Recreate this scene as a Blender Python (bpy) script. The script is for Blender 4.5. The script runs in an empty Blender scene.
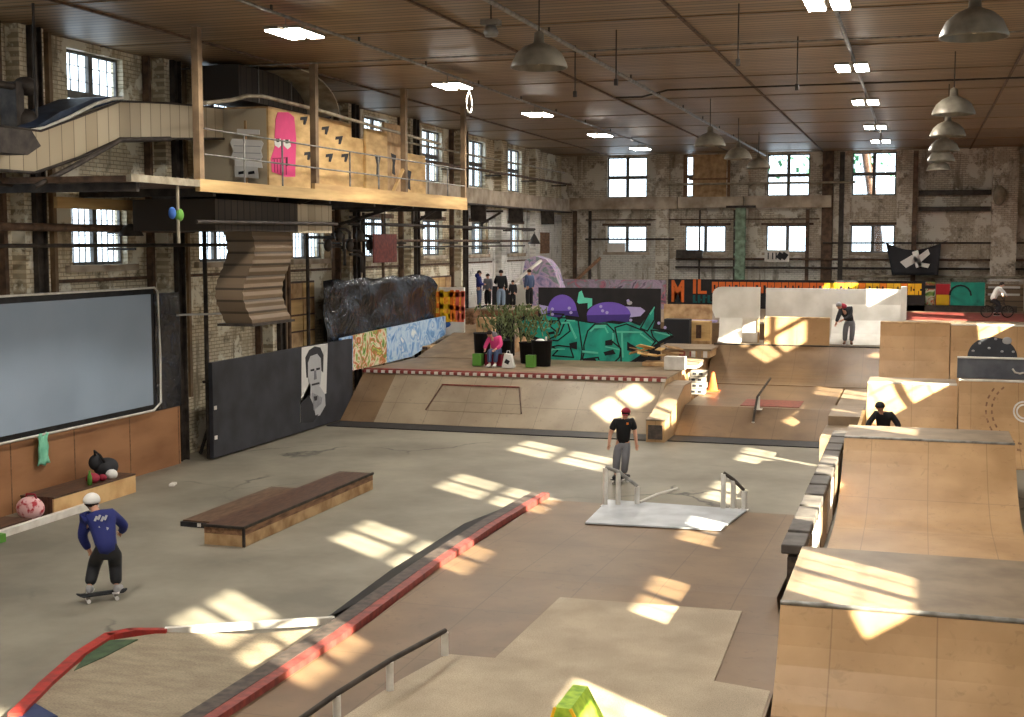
import bpy, math, random
from mathutils import Vector, Matrix
random.seed(7)
D = bpy.data; C = bpy.context.scene.collection; SC = bpy.context.scene
PI = math.pi
# ------------------------------------------------------------------ camera
F = 1300.0; H = 5.8
PSI = math.atan(406/F); PIT = math.atan(116.5/F)
cd = D.cameras.new('camera'); cam = D.objects.new('camera', cd); C.objects.link(cam)
cam.location = (0, 0, H); cam.rotation_euler = (PI/2-PIT, 0, PSI)
cd.sensor_width = 36; cd.lens = F/1024*36; cd.clip_start = .1; cd.clip_end = 400
SC.camera = cam
# ------------------------------------------------------------------ world, sun, exposure
w = D.worlds.new('sky'); SC.world = w; w.use_nodes = True
bg = w.node_tree.nodes['Background']
bg.inputs[0].default_value = (.80, .90, 1.0, 1); bg.inputs[1].default_value = 4.2
sd = D.lights.new('sun', 'SUN'); sun = D.objects.new('sun', sd); C.objects.link(sun)
sd.energy = 60; sd.angle = math.radians(.55); sd.color = (1, .87, .66)
sun.rotation_euler = Vector((-1.75, 1.365, -1.0)).to_track_quat('-Z', 'Y').to_euler()
vs = SC.view_settings
SC.display_settings.display_device = 'sRGB'
vs.view_transform = 'Standard'; vs.look = 'None'; vs.gamma = 1; vs.use_curve_mapping = False
vs.exposure = -0.06
SC.cycles.max_bounces = 7; SC.cycles.diffuse_bounces = 5; SC.cycles.glossy_bounces = 2; SC.cycles.transparent_max_bounces = 12
SC.cycles.sample_clamp_indirect = 6; SC.cycles.use_denoising = True
SC.cycles.caustics_reflective = False; SC.cycles.caustics_refractive = False

# ------------------------------------------------------------------ pixel measuring helper (photo pixel -> place on a known plane)
_fw = (-math.sin(PSI)*math.cos(PIT), math.cos(PSI)*math.cos(PIT), -math.sin(PIT))
_r = (math.cos(PSI), math.sin(PSI), 0)
_u = (_r[1]*_fw[2]-_r[2]*_fw[1], _r[2]*_fw[0]-_r[0]*_fw[2], _r[0]*_fw[1]-_r[1]*_fw[0])
def ray(px, py):
    a = (px-512)/F; b = -(py-358.5)/F
    return [_fw[i]+a*_r[i]+b*_u[i] for i in range(3)]
def atz(px, py, z=0): d = ray(px, py); t = (z-H)/d[2]; return (t*d[0], t*d[1])
def atx(px, py, x): d = ray(px, py); t = x/d[0]; return (t*d[1], H+t*d[2])
def aty(px, py, y): d = ray(px, py); t = y/d[1]; return (t*d[0], H+t*d[2])

# ------------------------------------------------------------------ materials
M = {}
def nodes(name):
    m = D.materials.new(name); m.use_nodes = True; nt = m.node_tree
    return m, nt, nt.nodes, nt.links, nt.nodes['Principled BSDF']
def c4(c): return (c[0], c[1], c[2], 1)
def hx(r, g, b):
    f = lambda v: (v/255/12.92 if v <= 10 else ((v/255+.055)/1.055)**2.4)
    return (f(r), f(g), f(b))
def mat(name, c, c2=None, scale=3, rough=.75, metal=0, bump=0, stretch=None, detail=4, lo=.35, hi=.65, spec=.3, fine=0):
    m, nt, N, L, b = nodes(name)
    b.inputs['Roughness'].default_value = rough; b.inputs['Metallic'].default_value = metal
    b.inputs['Specular IOR Level'].default_value = spec
    if c2 is None: c2 = tuple(v*.78 for v in c)
    tc = N.new('ShaderNodeTexCoord'); mp = N.new('ShaderNodeMapping')
    L.new(tc.outputs['Object'], mp.inputs[0])
    if stretch: mp.inputs['Scale'].default_value = stretch
    n = N.new('ShaderNodeTexNoise'); n.inputs['Scale'].default_value = scale; n.inputs['Detail'].default_value = detail
    L.new(mp.outputs[0], n.inputs[0])
    r = N.new('ShaderNodeValToRGB'); r.color_ramp.elements[0].position = lo; r.color_ramp.elements[1].position = hi
    r.color_ramp.elements[0].color = c4(c2); r.color_ramp.elements[1].color = c4(c)
    L.new(n.outputs[0], r.inputs[0]); out = r.outputs[0]
    if fine:
        n2 = N.new('ShaderNodeTexNoise'); n2.inputs['Scale'].default_value = fine; n2.inputs['Detail'].default_value = 3
        L.new(mp.outputs[0], n2.inputs[0])
        r2 = N.new('ShaderNodeValToRGB'); r2.color_ramp.elements[0].position = .3; r2.color_ramp.elements[1].position = .6
        r2.color_ramp.elements[0].color = (.62, .6, .56, 1); r2.color_ramp.elements[1].color = (1, 1, 1, 1)
        L.new(n2.outputs[0], r2.inputs[0])
        mx = N.new('ShaderNodeMix'); mx.data_type = 'RGBA'; mx.blend_type = 'MULTIPLY'; mx.inputs[0].default_value = 1
        L.new(out, mx.inputs[6]); L.new(r2.outputs[0], mx.inputs[7]); out = mx.outputs[2]
    L.new(out, b.inputs['Base Color'])
    if bump:
        bp = N.new('ShaderNodeBump'); bp.inputs['Strength'].default_value = bump; bp.inputs['Distance'].default_value = .05
        L.new(n.outputs[0], bp.inputs['Height']); L.new(bp.outputs[0], b.inputs['Normal'])
    M[name] = m; return m
def flat(name, c, rough=.7, metal=0, spec=.3):
    m, nt, N, L, b = nodes(name)
    b.inputs['Base Color'].default_value = c4(c); b.inputs['Roughness'].default_value = rough
    b.inputs['Metallic'].default_value = metal; b.inputs['Specular IOR Level'].default_value = spec
    n = N.new('ShaderNodeTexNoise'); n.inputs['Scale'].default_value = 6
    r = N.new('ShaderNodeValToRGB'); r.color_ramp.elements[0].color = c4(tuple(v*.85 for v in c)); r.color_ramp.elements[1].color = c4(c)
    tc = N.new('ShaderNodeTexCoord'); L.new(tc.outputs['Object'], n.inputs[0]); L.new(n.outputs[0], r.inputs[0]); L.new(r.outputs[0], b.inputs['Base Color'])
    M[name] = m; return m
def brick(name, ca, cb, mortar, dirt, axis='x', peel=None, bs=1.0):
    m, nt, N, L, b = nodes(name); b.inputs['Roughness'].default_value = .9; b.inputs['Specular IOR Level'].default_value = .15
    tc = N.new('ShaderNodeTexCoord'); sp = N.new('ShaderNodeSeparateXYZ'); cb_ = N.new('ShaderNodeCombineXYZ')
    L.new(tc.outputs['Object'], sp.inputs[0]); L.new(sp.outputs['Y' if axis == 'x' else 'X'], cb_.inputs[0]); L.new(sp.outputs['Z'], cb_.inputs[1])
    br = N.new('ShaderNodeTexBrick'); L.new(cb_.outputs[0], br.inputs[0])
    br.inputs['Color1'].default_value = c4(ca); br.inputs['Color2'].default_value = c4(cb); br.inputs['Mortar'].default_value = c4(mortar)
    br.inputs['Scale'].default_value = 1; br.inputs['Brick Width'].default_value = .28*bs; br.inputs['Row Height'].default_value = .1*bs; br.inputs['Mortar Size'].default_value = .012*bs
    def ns(sc, lo, hi, st=None, dt=6):
        n = N.new('ShaderNodeTexNoise'); n.inputs['Scale'].default_value = sc; n.inputs['Detail'].default_value = dt; n.inputs['Roughness'].default_value = .65
        if st:
            mp = N.new('ShaderNodeMapping'); mp.inputs['Scale'].default_value = st; L.new(tc.outputs['Object'], mp.inputs[0]); L.new(mp.outputs[0], n.inputs[0])
        else: L.new(tc.outputs['Object'], n.inputs[0])
        r = N.new('ShaderNodeMapRange'); r.inputs[1].default_value = lo; r.inputs[2].default_value = hi; L.new(n.outputs[0], r.inputs[0]); return r.outputs[0], n.outputs[0]
    def mix(fac, a, c, mode='MIX'):
        x = N.new('ShaderNodeMix'); x.data_type = 'RGBA'; x.blend_type = mode
        L.new(fac, x.inputs[0]); L.new(a, x.inputs[6])
        if isinstance(c, tuple): x.inputs[7].default_value = c4(c)
        else: L.new(c, x.inputs[7])
        return x.outputs[2]
    o = br.outputs[0]
    f1, _ = ns(.5, .5, .62); o = mix(f1, o, dirt)
    f2, _ = ns(2.2, .55, .68); o = mix(f2, o, tuple(v*.45 for v in dirt))
    f3, _ = ns(1.2, .56, .66, (1.5, 1.5, .25)); o = mix(f3, o, tuple(v*.6 for v in dirt))
    if peel: f4, _ = ns(.8, .52, .56); o = mix(f4, o, peel)
    L.new(o, b.inputs['Base Color'])
    bp = N.new('ShaderNodeBump'); bp.inputs['Strength'].default_value = .5; bp.inputs['Distance'].default_value = .02
    L.new(br.outputs[1], bp.inputs['Height']); bp.invert = True; L.new(bp.outputs[0], b.inputs['Normal'])
    M[name] = m; return m
def plank(name, c, c2, pitch=.14, axis='Y', line=.5, rough=.7, w=.12, spec=.3):
    """boards laid side by side, a groove every `pitch` metres along `axis`"""
    m, nt, N, L, b = nodes(name); b.inputs['Roughness'].default_value = rough; b.inputs['Specular IOR Level'].default_value = spec
    tc = N.new('ShaderNodeTexCoord'); sp = N.new('ShaderNodeSeparateXYZ'); L.new(tc.outputs['Object'], sp.inputs[0])
    d = N.new('ShaderNodeMath'); d.operation = 'DIVIDE'; L.new(sp.outputs[axis], d.inputs[0]); d.inputs[1].default_value = pitch
    fr = N.new('ShaderNodeMath'); fr.operation = 'FRACT'; L.new(d.outputs[0], fr.inputs[0])
    fl = N.new('ShaderNodeMath'); fl.operation = 'FLOOR'; L.new(d.outputs[0], fl.inputs[0])
    wn = N.new('ShaderNodeTexWhiteNoise'); wn.noise_dimensions = '1D'; L.new(fl.outputs[0], wn.inputs['W'])
    n = N.new('ShaderNodeTexNoise'); n.inputs['Scale'].default_value = .35; n.inputs['Detail'].default_value = 5; L.new(tc.outputs['Object'], n.inputs[0])
    ad = N.new('ShaderNodeMath'); ad.operation = 'ADD'; L.new(wn.outputs[0], ad.inputs[0]); L.new(n.outputs[0], ad.inputs[1])
    mr = N.new('ShaderNodeMapRange'); mr.inputs[1].default_value = .3; mr.inputs[2].default_value = 1.6; L.new(ad.outputs[0], mr.inputs[0])
    r = N.new('ShaderNodeValToRGB'); r.color_ramp.elements[0].color = c4(c2); r.color_ramp.elements[1].color = c4(c); L.new(mr.outputs[0], r.inputs[0])
    lt = N.new('ShaderNodeMath'); lt.operation = 'LESS_THAN'; L.new(fr.outputs[0], lt.inputs[0]); lt.inputs[1].default_value = w
    mx = N.new('ShaderNodeMix'); mx.data_type = 'RGBA'; L.new(lt.outputs[0], mx.inputs[0]); L.new(r.outputs[0], mx.inputs[6]); mx.inputs[7].default_value = c4(tuple(v*line for v in c2))
    L.new(mx.outputs[2], b.inputs['Base Color'])
    bp = N.new('ShaderNodeBump'); bp.inputs['Strength'].default_value = .4; bp.inputs['Distance'].default_value = .02; bp.invert = True
    L.new(lt.outputs[0], bp.inputs['Height']); L.new(bp.outputs[0], b.inputs['Normal'])
    M[name] = m; return m
def emit(name, c, s):
    m, nt, N, L, b = nodes(name); b.inputs['Base Color'].default_value = c4(c); b.inputs['Emission Color'].default_value = c4(c); b.inputs['Emission Strength'].default_value = s
    M[name] = m
def glass(name):
    m, nt, N, L, b = nodes(name); N.remove(b)
    t = N.new('ShaderNodeBsdfTransparent'); t.inputs[0].default_value = (.93, .96, .97, 1)
    g = N.new('ShaderNodeBsdfGlossy'); g.inputs['Roughness'].default_value = .1
    x = N.new('ShaderNodeMixShader'); x.inputs[0].default_value = .05
    L.new(t.outputs[0], x.inputs[1]); L.new(g.outputs[0], x.inputs[2]); L.new(x.outputs[0], N['Material Output'].inputs[0]); M[name] = m
def ply(name, c, c2, rough=.45):
    """plywood sheets: 1.22 x 2.44 m joints, soft mottling and scuffs"""
    m, nt, N, L, b = nodes(name); b.inputs['Roughness'].default_value = rough; b.inputs['Specular IOR Level'].default_value = .35
    tc = N.new('ShaderNodeTexCoord'); sp = N.new('ShaderNodeSeparateXYZ'); L.new(tc.outputs['Object'], sp.inputs[0])
    def jn(ax, per):
        d = N.new('ShaderNodeMath'); d.operation = 'DIVIDE'; L.new(sp.outputs[ax], d.inputs[0]); d.inputs[1].default_value = per
        fr = N.new('ShaderNodeMath'); fr.operation = 'FRACT'; L.new(d.outputs[0], fr.inputs[0])
        lt = N.new('ShaderNodeMath'); lt.operation = 'LESS_THAN'; L.new(fr.outputs[0], lt.inputs[0]); lt.inputs[1].default_value = .018/per
        return lt.outputs[0]
    a = N.new('ShaderNodeMath'); a.operation = 'MAXIMUM'; L.new(jn('X', 1.22), a.inputs[0]); L.new(jn('Y', 2.44), a.inputs[1])
    n = N.new('ShaderNodeTexNoise'); n.inputs['Scale'].default_value = .9; n.inputs['Detail'].default_value = 6; L.new(tc.outputs['Object'], n.inputs[0])
    r = N.new('ShaderNodeValToRGB'); r.color_ramp.elements[0].position = .35; r.color_ramp.elements[1].position = .65
    r.color_ramp.elements[0].color = c4(c2); r.color_ramp.elements[1].color = c4(c); L.new(n.outputs[0], r.inputs[0])
    n3 = N.new('ShaderNodeTexNoise'); n3.inputs['Scale'].default_value = 5; n3.inputs['Detail'].default_value = 8; n3.inputs['Distortion'].default_value = 1.5
    L.new(tc.outputs['Object'], n3.inputs[0])
    mr = N.new('ShaderNodeMapRange'); mr.inputs[1].default_value = .6; mr.inputs[2].default_value = .7; mr.inputs[4].default_value = .35; L.new(n3.outputs[0], mr.inputs[0])
    m1 = N.new('ShaderNodeMix'); m1.data_type = 'RGBA'; L.new(mr.outputs[0], m1.inputs[0]); L.new(r.outputs[0], m1.inputs[6]); m1.inputs[7].default_value = c4(tuple(v*.6 for v in c2))
    m2 = N.new('ShaderNodeMix'); m2.data_type = 'RGBA'; mm = N.new('ShaderNodeMath'); mm.operation = 'MULTIPLY'; mm.inputs[1].default_value = .45
    L.new(a.outputs[0], mm.inputs[0]); L.new(mm.outputs[0], m2.inputs[0]); L.new(m1.outputs[2], m2.inputs[6]); m2.inputs[7].default_value = c4(tuple(v*.4 for v in c2))
    L.new(m2.outputs[2], b.inputs['Base Color']); M[name] = m
def concrete(name, c, c2, crack=(.05, .045, .04)):
    m, nt, N, L, b = nodes(name); b.inputs['Roughness'].default_value = .55; b.inputs['Specular IOR Level'].default_value = .35
    tc = N.new('ShaderNodeTexCoord')
    n = N.new('ShaderNodeTexNoise'); n.inputs['Scale'].default_value = .35; n.inputs['Detail'].default_value = 9; n.inputs['Roughness'].default_value = .6; L.new(tc.outputs['Object'], n.inputs[0])
    r = N.new('ShaderNodeValToRGB'); r.color_ramp.elements[0].position = .36; r.color_ramp.elements[1].position = .64
    r.color_ramp.elements[0].color = c4(c2); r.color_ramp.elements[1].color = c4(c); L.new(n.outputs[0], r.inputs[0])
    nd = N.new('ShaderNodeTexNoise'); nd.inputs['Scale'].default_value = .8; nd.inputs['Detail'].default_value = 5; L.new(tc.outputs['Object'], nd.inputs[0])
    mxv = N.new('ShaderNodeMix'); mxv.data_type = 'RGBA'; mxv.inputs[0].default_value = .55; L.new(tc.outputs['Object'], mxv.inputs[6]); L.new(nd.outputs['Color'], mxv.inputs[7])
    v = N.new('ShaderNodeTexVoronoi'); v.feature = 'DISTANCE_TO_EDGE'; v.inputs['Scale'].default_value = .42; L.new(mxv.outputs[2], v.inputs[0])
    cr = N.new('ShaderNodeMapRange'); cr.inputs[1].default_value = 0; cr.inputs[2].default_value = .012; cr.inputs[3].default_value = 1; cr.inputs[4].default_value = 0; L.new(v.outputs[0], cr.inputs[0])
    nm = N.new('ShaderNodeTexNoise'); nm.inputs['Scale'].default_value = .22; L.new(tc.outputs['Object'], nm.inputs[0])
    mk = N.new('ShaderNodeMapRange'); mk.inputs[1].default_value = .52; mk.inputs[2].default_value = .6; L.new(nm.outputs[0], mk.inputs[0])
    mu = N.new('ShaderNodeMath'); mu.operation = 'MULTIPLY'; L.new(cr.outputs[0], mu.inputs[0]); L.new(mk.outputs[0], mu.inputs[1])
    m2 = N.new('ShaderNodeMix'); m2.data_type = 'RGBA'; L.new(mu.outputs[0], m2.inputs[0]); L.new(r.outputs[0], m2.inputs[6]); m2.inputs[7].default_value = c4(crack)
    L.new(m2.outputs[2], b.inputs['Base Color']); M[name] = m

concrete('concrete', hx(144, 137, 122), hx(112, 106, 94))
brick('brick_cream', hx(224, 212, 186), hx(208, 194, 166), hx(164, 150, 126), hx(184, 168, 140), 'x', hx(232, 226, 208))
brick('brick_back', hx(210, 200, 184), hx(192, 180, 162), hx(150, 140, 124), hx(172, 158, 140), 'y', hx(216, 210, 198))
brick('brick_white', hx(240, 239, 235), hx(234, 232, 228), hx(206, 204, 200), hx(222, 218, 210), 'x')
brick('brick_whiteb', hx(214, 210, 202), hx(204, 200, 190), hx(170, 166, 158), hx(172, 162, 148), 'y')
plank('ceiling', hx(150, 124, 94), hx(118, 95, 70), .3, 'Y', .3, .45, .22)
plank('corr_light', hx(190, 176, 150), hx(160, 144, 118), .42, 'Y', .5, .6, .06)
plank('corr_brown', hx(128, 108, 86), hx(100, 84, 66), .3, 'Z', .55, .6, .2)
plank('corr_dark', hx(66, 56, 46), hx(48, 40, 34), .3, 'Y', .4, .7, .15)
plank('slats', hx(120, 104, 86), hx(86, 72, 58), .25, 'Y', .35, .7, .12)
ply('ply', hx(188, 152, 110), hx(166, 130, 90))
ply('ply_brown', hx(126, 102, 76), hx(106, 84, 62))
ply('ply_grey', hx(156, 140, 118), hx(134, 118, 98))
mat('sheet_light', hx(182, 166, 142), hx(160, 144, 122), 1.2, fine=60, rough=.6)
mat('ply_red', hx(168, 122, 86), hx(142, 98, 66), .8, rough=.5, stretch=(1, .6, 2))
mat('ply_yellow', hx(222, 188, 130), hx(190, 152, 98), 1.5, rough=.7, stretch=(1, 1, 3))
mat('timber_yellow', hx(214, 182, 128), hx(176, 142, 94), 1.4, rough=.7, stretch=(1, .3, 3))
mat('wood_dark', hx(96, 70, 54), hx(62, 44, 36), 5, rough=.45, stretch=(3, .6, 1))
mat('wood_low', hx(112, 88, 68), hx(84, 64, 50), 5, rough=.5, stretch=(3, .6, 1))
mat('wood_mid', hx(142, 106, 78), hx(98, 70, 50), 5, rough=.6, stretch=(3, .6, 3))
mat('wood_raw', hx(196, 164, 122), hx(150, 116, 80), 3, rough=.75)
mat('bench_wood', hx(218, 182, 130), hx(190, 148, 98), 2, rough=.7)
mat('red_paint', hx(176, 54, 46), hx(132, 52, 46), 6, rough=.5, detail=8)
mat('red_worn', hx(150, 70, 62), hx(108, 52, 48), 8, rough=.5, detail=8)
mat('dark_worn', hx(92, 80, 72), hx(52, 46, 44), 7, rough=.5, detail=8)
mat('black_paint', hx(48, 48, 50), hx(30, 30, 33), 4, rough=.5, detail=8)
mat('black_panel', hx(56, 58, 64), hx(38, 39, 44), 1.2, rough=.55, detail=8)
mat('black_board', hx(34, 30, 32), hx(24, 22, 24), 2, rough=.7)
mat('white_paint', hx(226, 222, 214), hx(198, 192, 182), 3, rough=.6)
mat('white_wall', hx(232, 229, 222), hx(206, 202, 192), 1.2, rough=.5)
mat('grey_screen', hx(152, 167, 184), hx(144, 160, 177), .5, rough=.6)
mat('steel_dark', hx(72, 64, 58), hx(44, 38, 34), 4, rough=.6, metal=.2)
mat('steel_rust', hx(112, 88, 70), hx(70, 54, 44), 4, rough=.7, metal=.1)
mat('steel_grey', hx(150, 148, 144), hx(110, 106, 100), 5, rough=.45, metal=.4)
mat('steel_plate', hx(196, 200, 204), hx(166, 170, 174), 1.5, rough=.4, metal=.15)
mat('galv', hx(170, 160, 140), hx(128, 118, 100), 3, rough=.55, metal=.2)
mat('beam_paint', hx(190, 176, 158), hx(140, 124, 106), 1.5, rough=.8, detail=8)
mat('post_tan', hx(150, 126, 98), hx(108, 88, 68), 2, rough=.7)
mat('green_post', hx(138, 162, 140), hx(92, 108, 90), 4, rough=.7, detail=8)
mat('streaked', hx(158, 144, 122), hx(138, 124, 104), 2, fine=30, rough=.6, stretch=(1, 3, 1))
mat('window_bar', hx(120, 118, 116), hx(90, 88, 86), 3, rough=.7)
mat('cap_grey', hx(104, 98, 92), hx(78, 72, 68), 3, rough=.6)
mat('grey_deck', hx(146, 126, 102), hx(120, 102, 82), 1.8, rough=.5, detail=8)
mat('grey_panel', hx(104, 106, 112), hx(78, 80, 88), 2, rough=.5, detail=8)
mat('enamel', hx(140, 134, 120), hx(108, 100, 88), 3, rough=.4, metal=.1)
mat('green_paint', hx(72, 92, 62), hx(48, 64, 44), 5, rough=.6)
mat('blue_paint', hx(48, 60, 96), hx(36, 44, 74), 3, rough=.6)
mat('sheeting', hx(62, 74, 96), hx(40, 48, 62), 3, rough=.5)
mat('lime', hx(176, 206, 70), hx(120, 160, 50), 8, rough=.6)
mat('orange', hx(232, 110, 54), hx(204, 92, 46), 4, rough=.6)
mat('leaf', hx(112, 122, 78), hx(70, 82, 50), 8, rough=.7)
mat('leaf_out', hx(70, 130, 90), hx(30, 80, 54), 1.5, rough=.7)
mat('skin', hx(206, 158, 134), hx(190, 140, 116), 5, rough=.6)
mat('mint', hx(150, 222, 190), hx(120, 196, 164), 4, rough=.8, bump=.3)
mat('pinkbag', hx(236, 190, 190), hx(190, 60, 70), 7, rough=.8, lo=.4, hi=.5)
mat('stone', hx(170, 162, 150), hx(130, 122, 112), 5, rough=.9, bump=.4)
for k, c in dict(black=(22, 22, 25), white=(232, 230, 226), teal=(22, 142, 124), teal_d=(12, 84, 84), teal_l=(96, 196, 170), purple=(110, 84, 178), purple_d=(66, 50, 120),
                 lilac=(170, 160, 206), pink=(240, 78, 140), pink_d=(180, 40, 96), cream=(228, 214, 184), yellow=(248, 196, 44), orangeg=(240, 130, 40), salmon=(232, 110, 84),
                 sky=(130, 176, 222), sky_l=(206, 224, 240), blue=(62, 104, 176), green=(96, 150, 62), rust=(190, 84, 40), navy=(38, 46, 110), denim=(70, 84, 116), jeans=(140, 160, 184),
                 charcoal=(44, 44, 48), grey=(120, 120, 126), greyl=(170, 170, 172), maroon=(150, 40, 60), hair=(46, 34, 28), brown=(110, 72, 50), red=(196, 52, 60), orangel=(214, 104, 44), magenta=(214, 70, 130), softwhite=(206, 204, 200)).items():
    flat('c_'+k, hx(*c))
# wrinkled black plastic sheeting
def tarp(name):
    m, nt, N, L, b = nodes(name); b.inputs['Roughness'].default_value = .22; b.inputs['Base Color'].default_value = c4(hx(26, 28, 34)); b.inputs['Specular IOR Level'].default_value = .7
    tc = N.new('ShaderNodeTexCoord'); n = N.new('ShaderNodeTexNoise'); n.inputs['Scale'].default_value = 1.6; n.inputs['Detail'].default_value = 7; n.inputs['Distortion'].default_value = 2.2
    L.new(tc.outputs['Object'], n.inputs[0]); r = N.new('ShaderNodeValToRGB'); r.color_ramp.elements[0].position = .52; r.color_ramp.elements[1].position = .72
    r.color_ramp.elements[0].color = c4(hx(26, 28, 34)); r.color_ramp.elements[1].color = c4(hx(62, 68, 82)); L.new(n.outputs[0], r.inputs[0]); L.new(r.outputs[0], b.inputs['Base Color'])
    bp = N.new('ShaderNodeBump'); bp.inputs['Strength'].default_value = .7; bp.inputs['Distance'].default_value = .12; L.new(n.outputs[0], bp.inputs['Height']); L.new(bp.outputs[0], b.inputs['Normal']); M[name] = m
tarp('tarp')
# painted murals: soft patches of several colours
def paint(name, cols, scale=1.0, dist=1.5):
    m, nt, N, L, b = nodes(name); b.inputs['Roughness'].default_value = .6
    tc = N.new('ShaderNodeTexCoord'); n = N.new('ShaderNodeTexNoise'); n.inputs['Scale'].default_value = scale; n.inputs['Detail'].default_value = 5; n.inputs['Distortion'].default_value = dist
    L.new(tc.outputs['Object'], n.inputs[0]); r = N.new('ShaderNodeValToRGB'); cr = r.color_ramp
    while len(cr.elements) < len(cols): cr.elements.new(.5)
    for i, c in enumerate(cols):
        cr.elements[i].position = .3+.4*i/max(1, len(cols)-1); cr.elements[i].color = c4(hx(*c))
    L.new(n.outputs[0], r.inputs[0]); L.new(r.outputs[0], b.inputs['Base Color']); M[name] = m
paint('mural_blue', [(70, 110, 180), (120, 168, 220), (200, 220, 238), (110, 160, 214), (230, 236, 240)], 1.6, 1)
paint('mural_green', [(60, 110, 50), (140, 170, 70), (230, 226, 200), (200, 96, 40), (90, 140, 60), (210, 190, 90)], 2.2, 1.5)
paint('mural_orange', [(240, 110, 60), (250, 190, 50), (236, 140, 40), (250, 206, 70), (230, 96, 70)], 1.6, .8)
paint('mural_lilac', [(90, 90, 120), (150, 140, 180), (200, 170, 200), (110, 140, 130), (170, 160, 190)], 1.5, 2)
paint('mural_mix', [(60, 56, 70), (150, 130, 150), (110, 116, 120), (160, 90, 110), (80, 76, 90)], 1.3, 2)
paint('teal_spray', [(10, 90, 86), (20, 142, 124), (26, 160, 136), (18, 120, 112)], 1.2, .6)
emit('tube', (1, .95, .86), 60); glass('glass')

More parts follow.
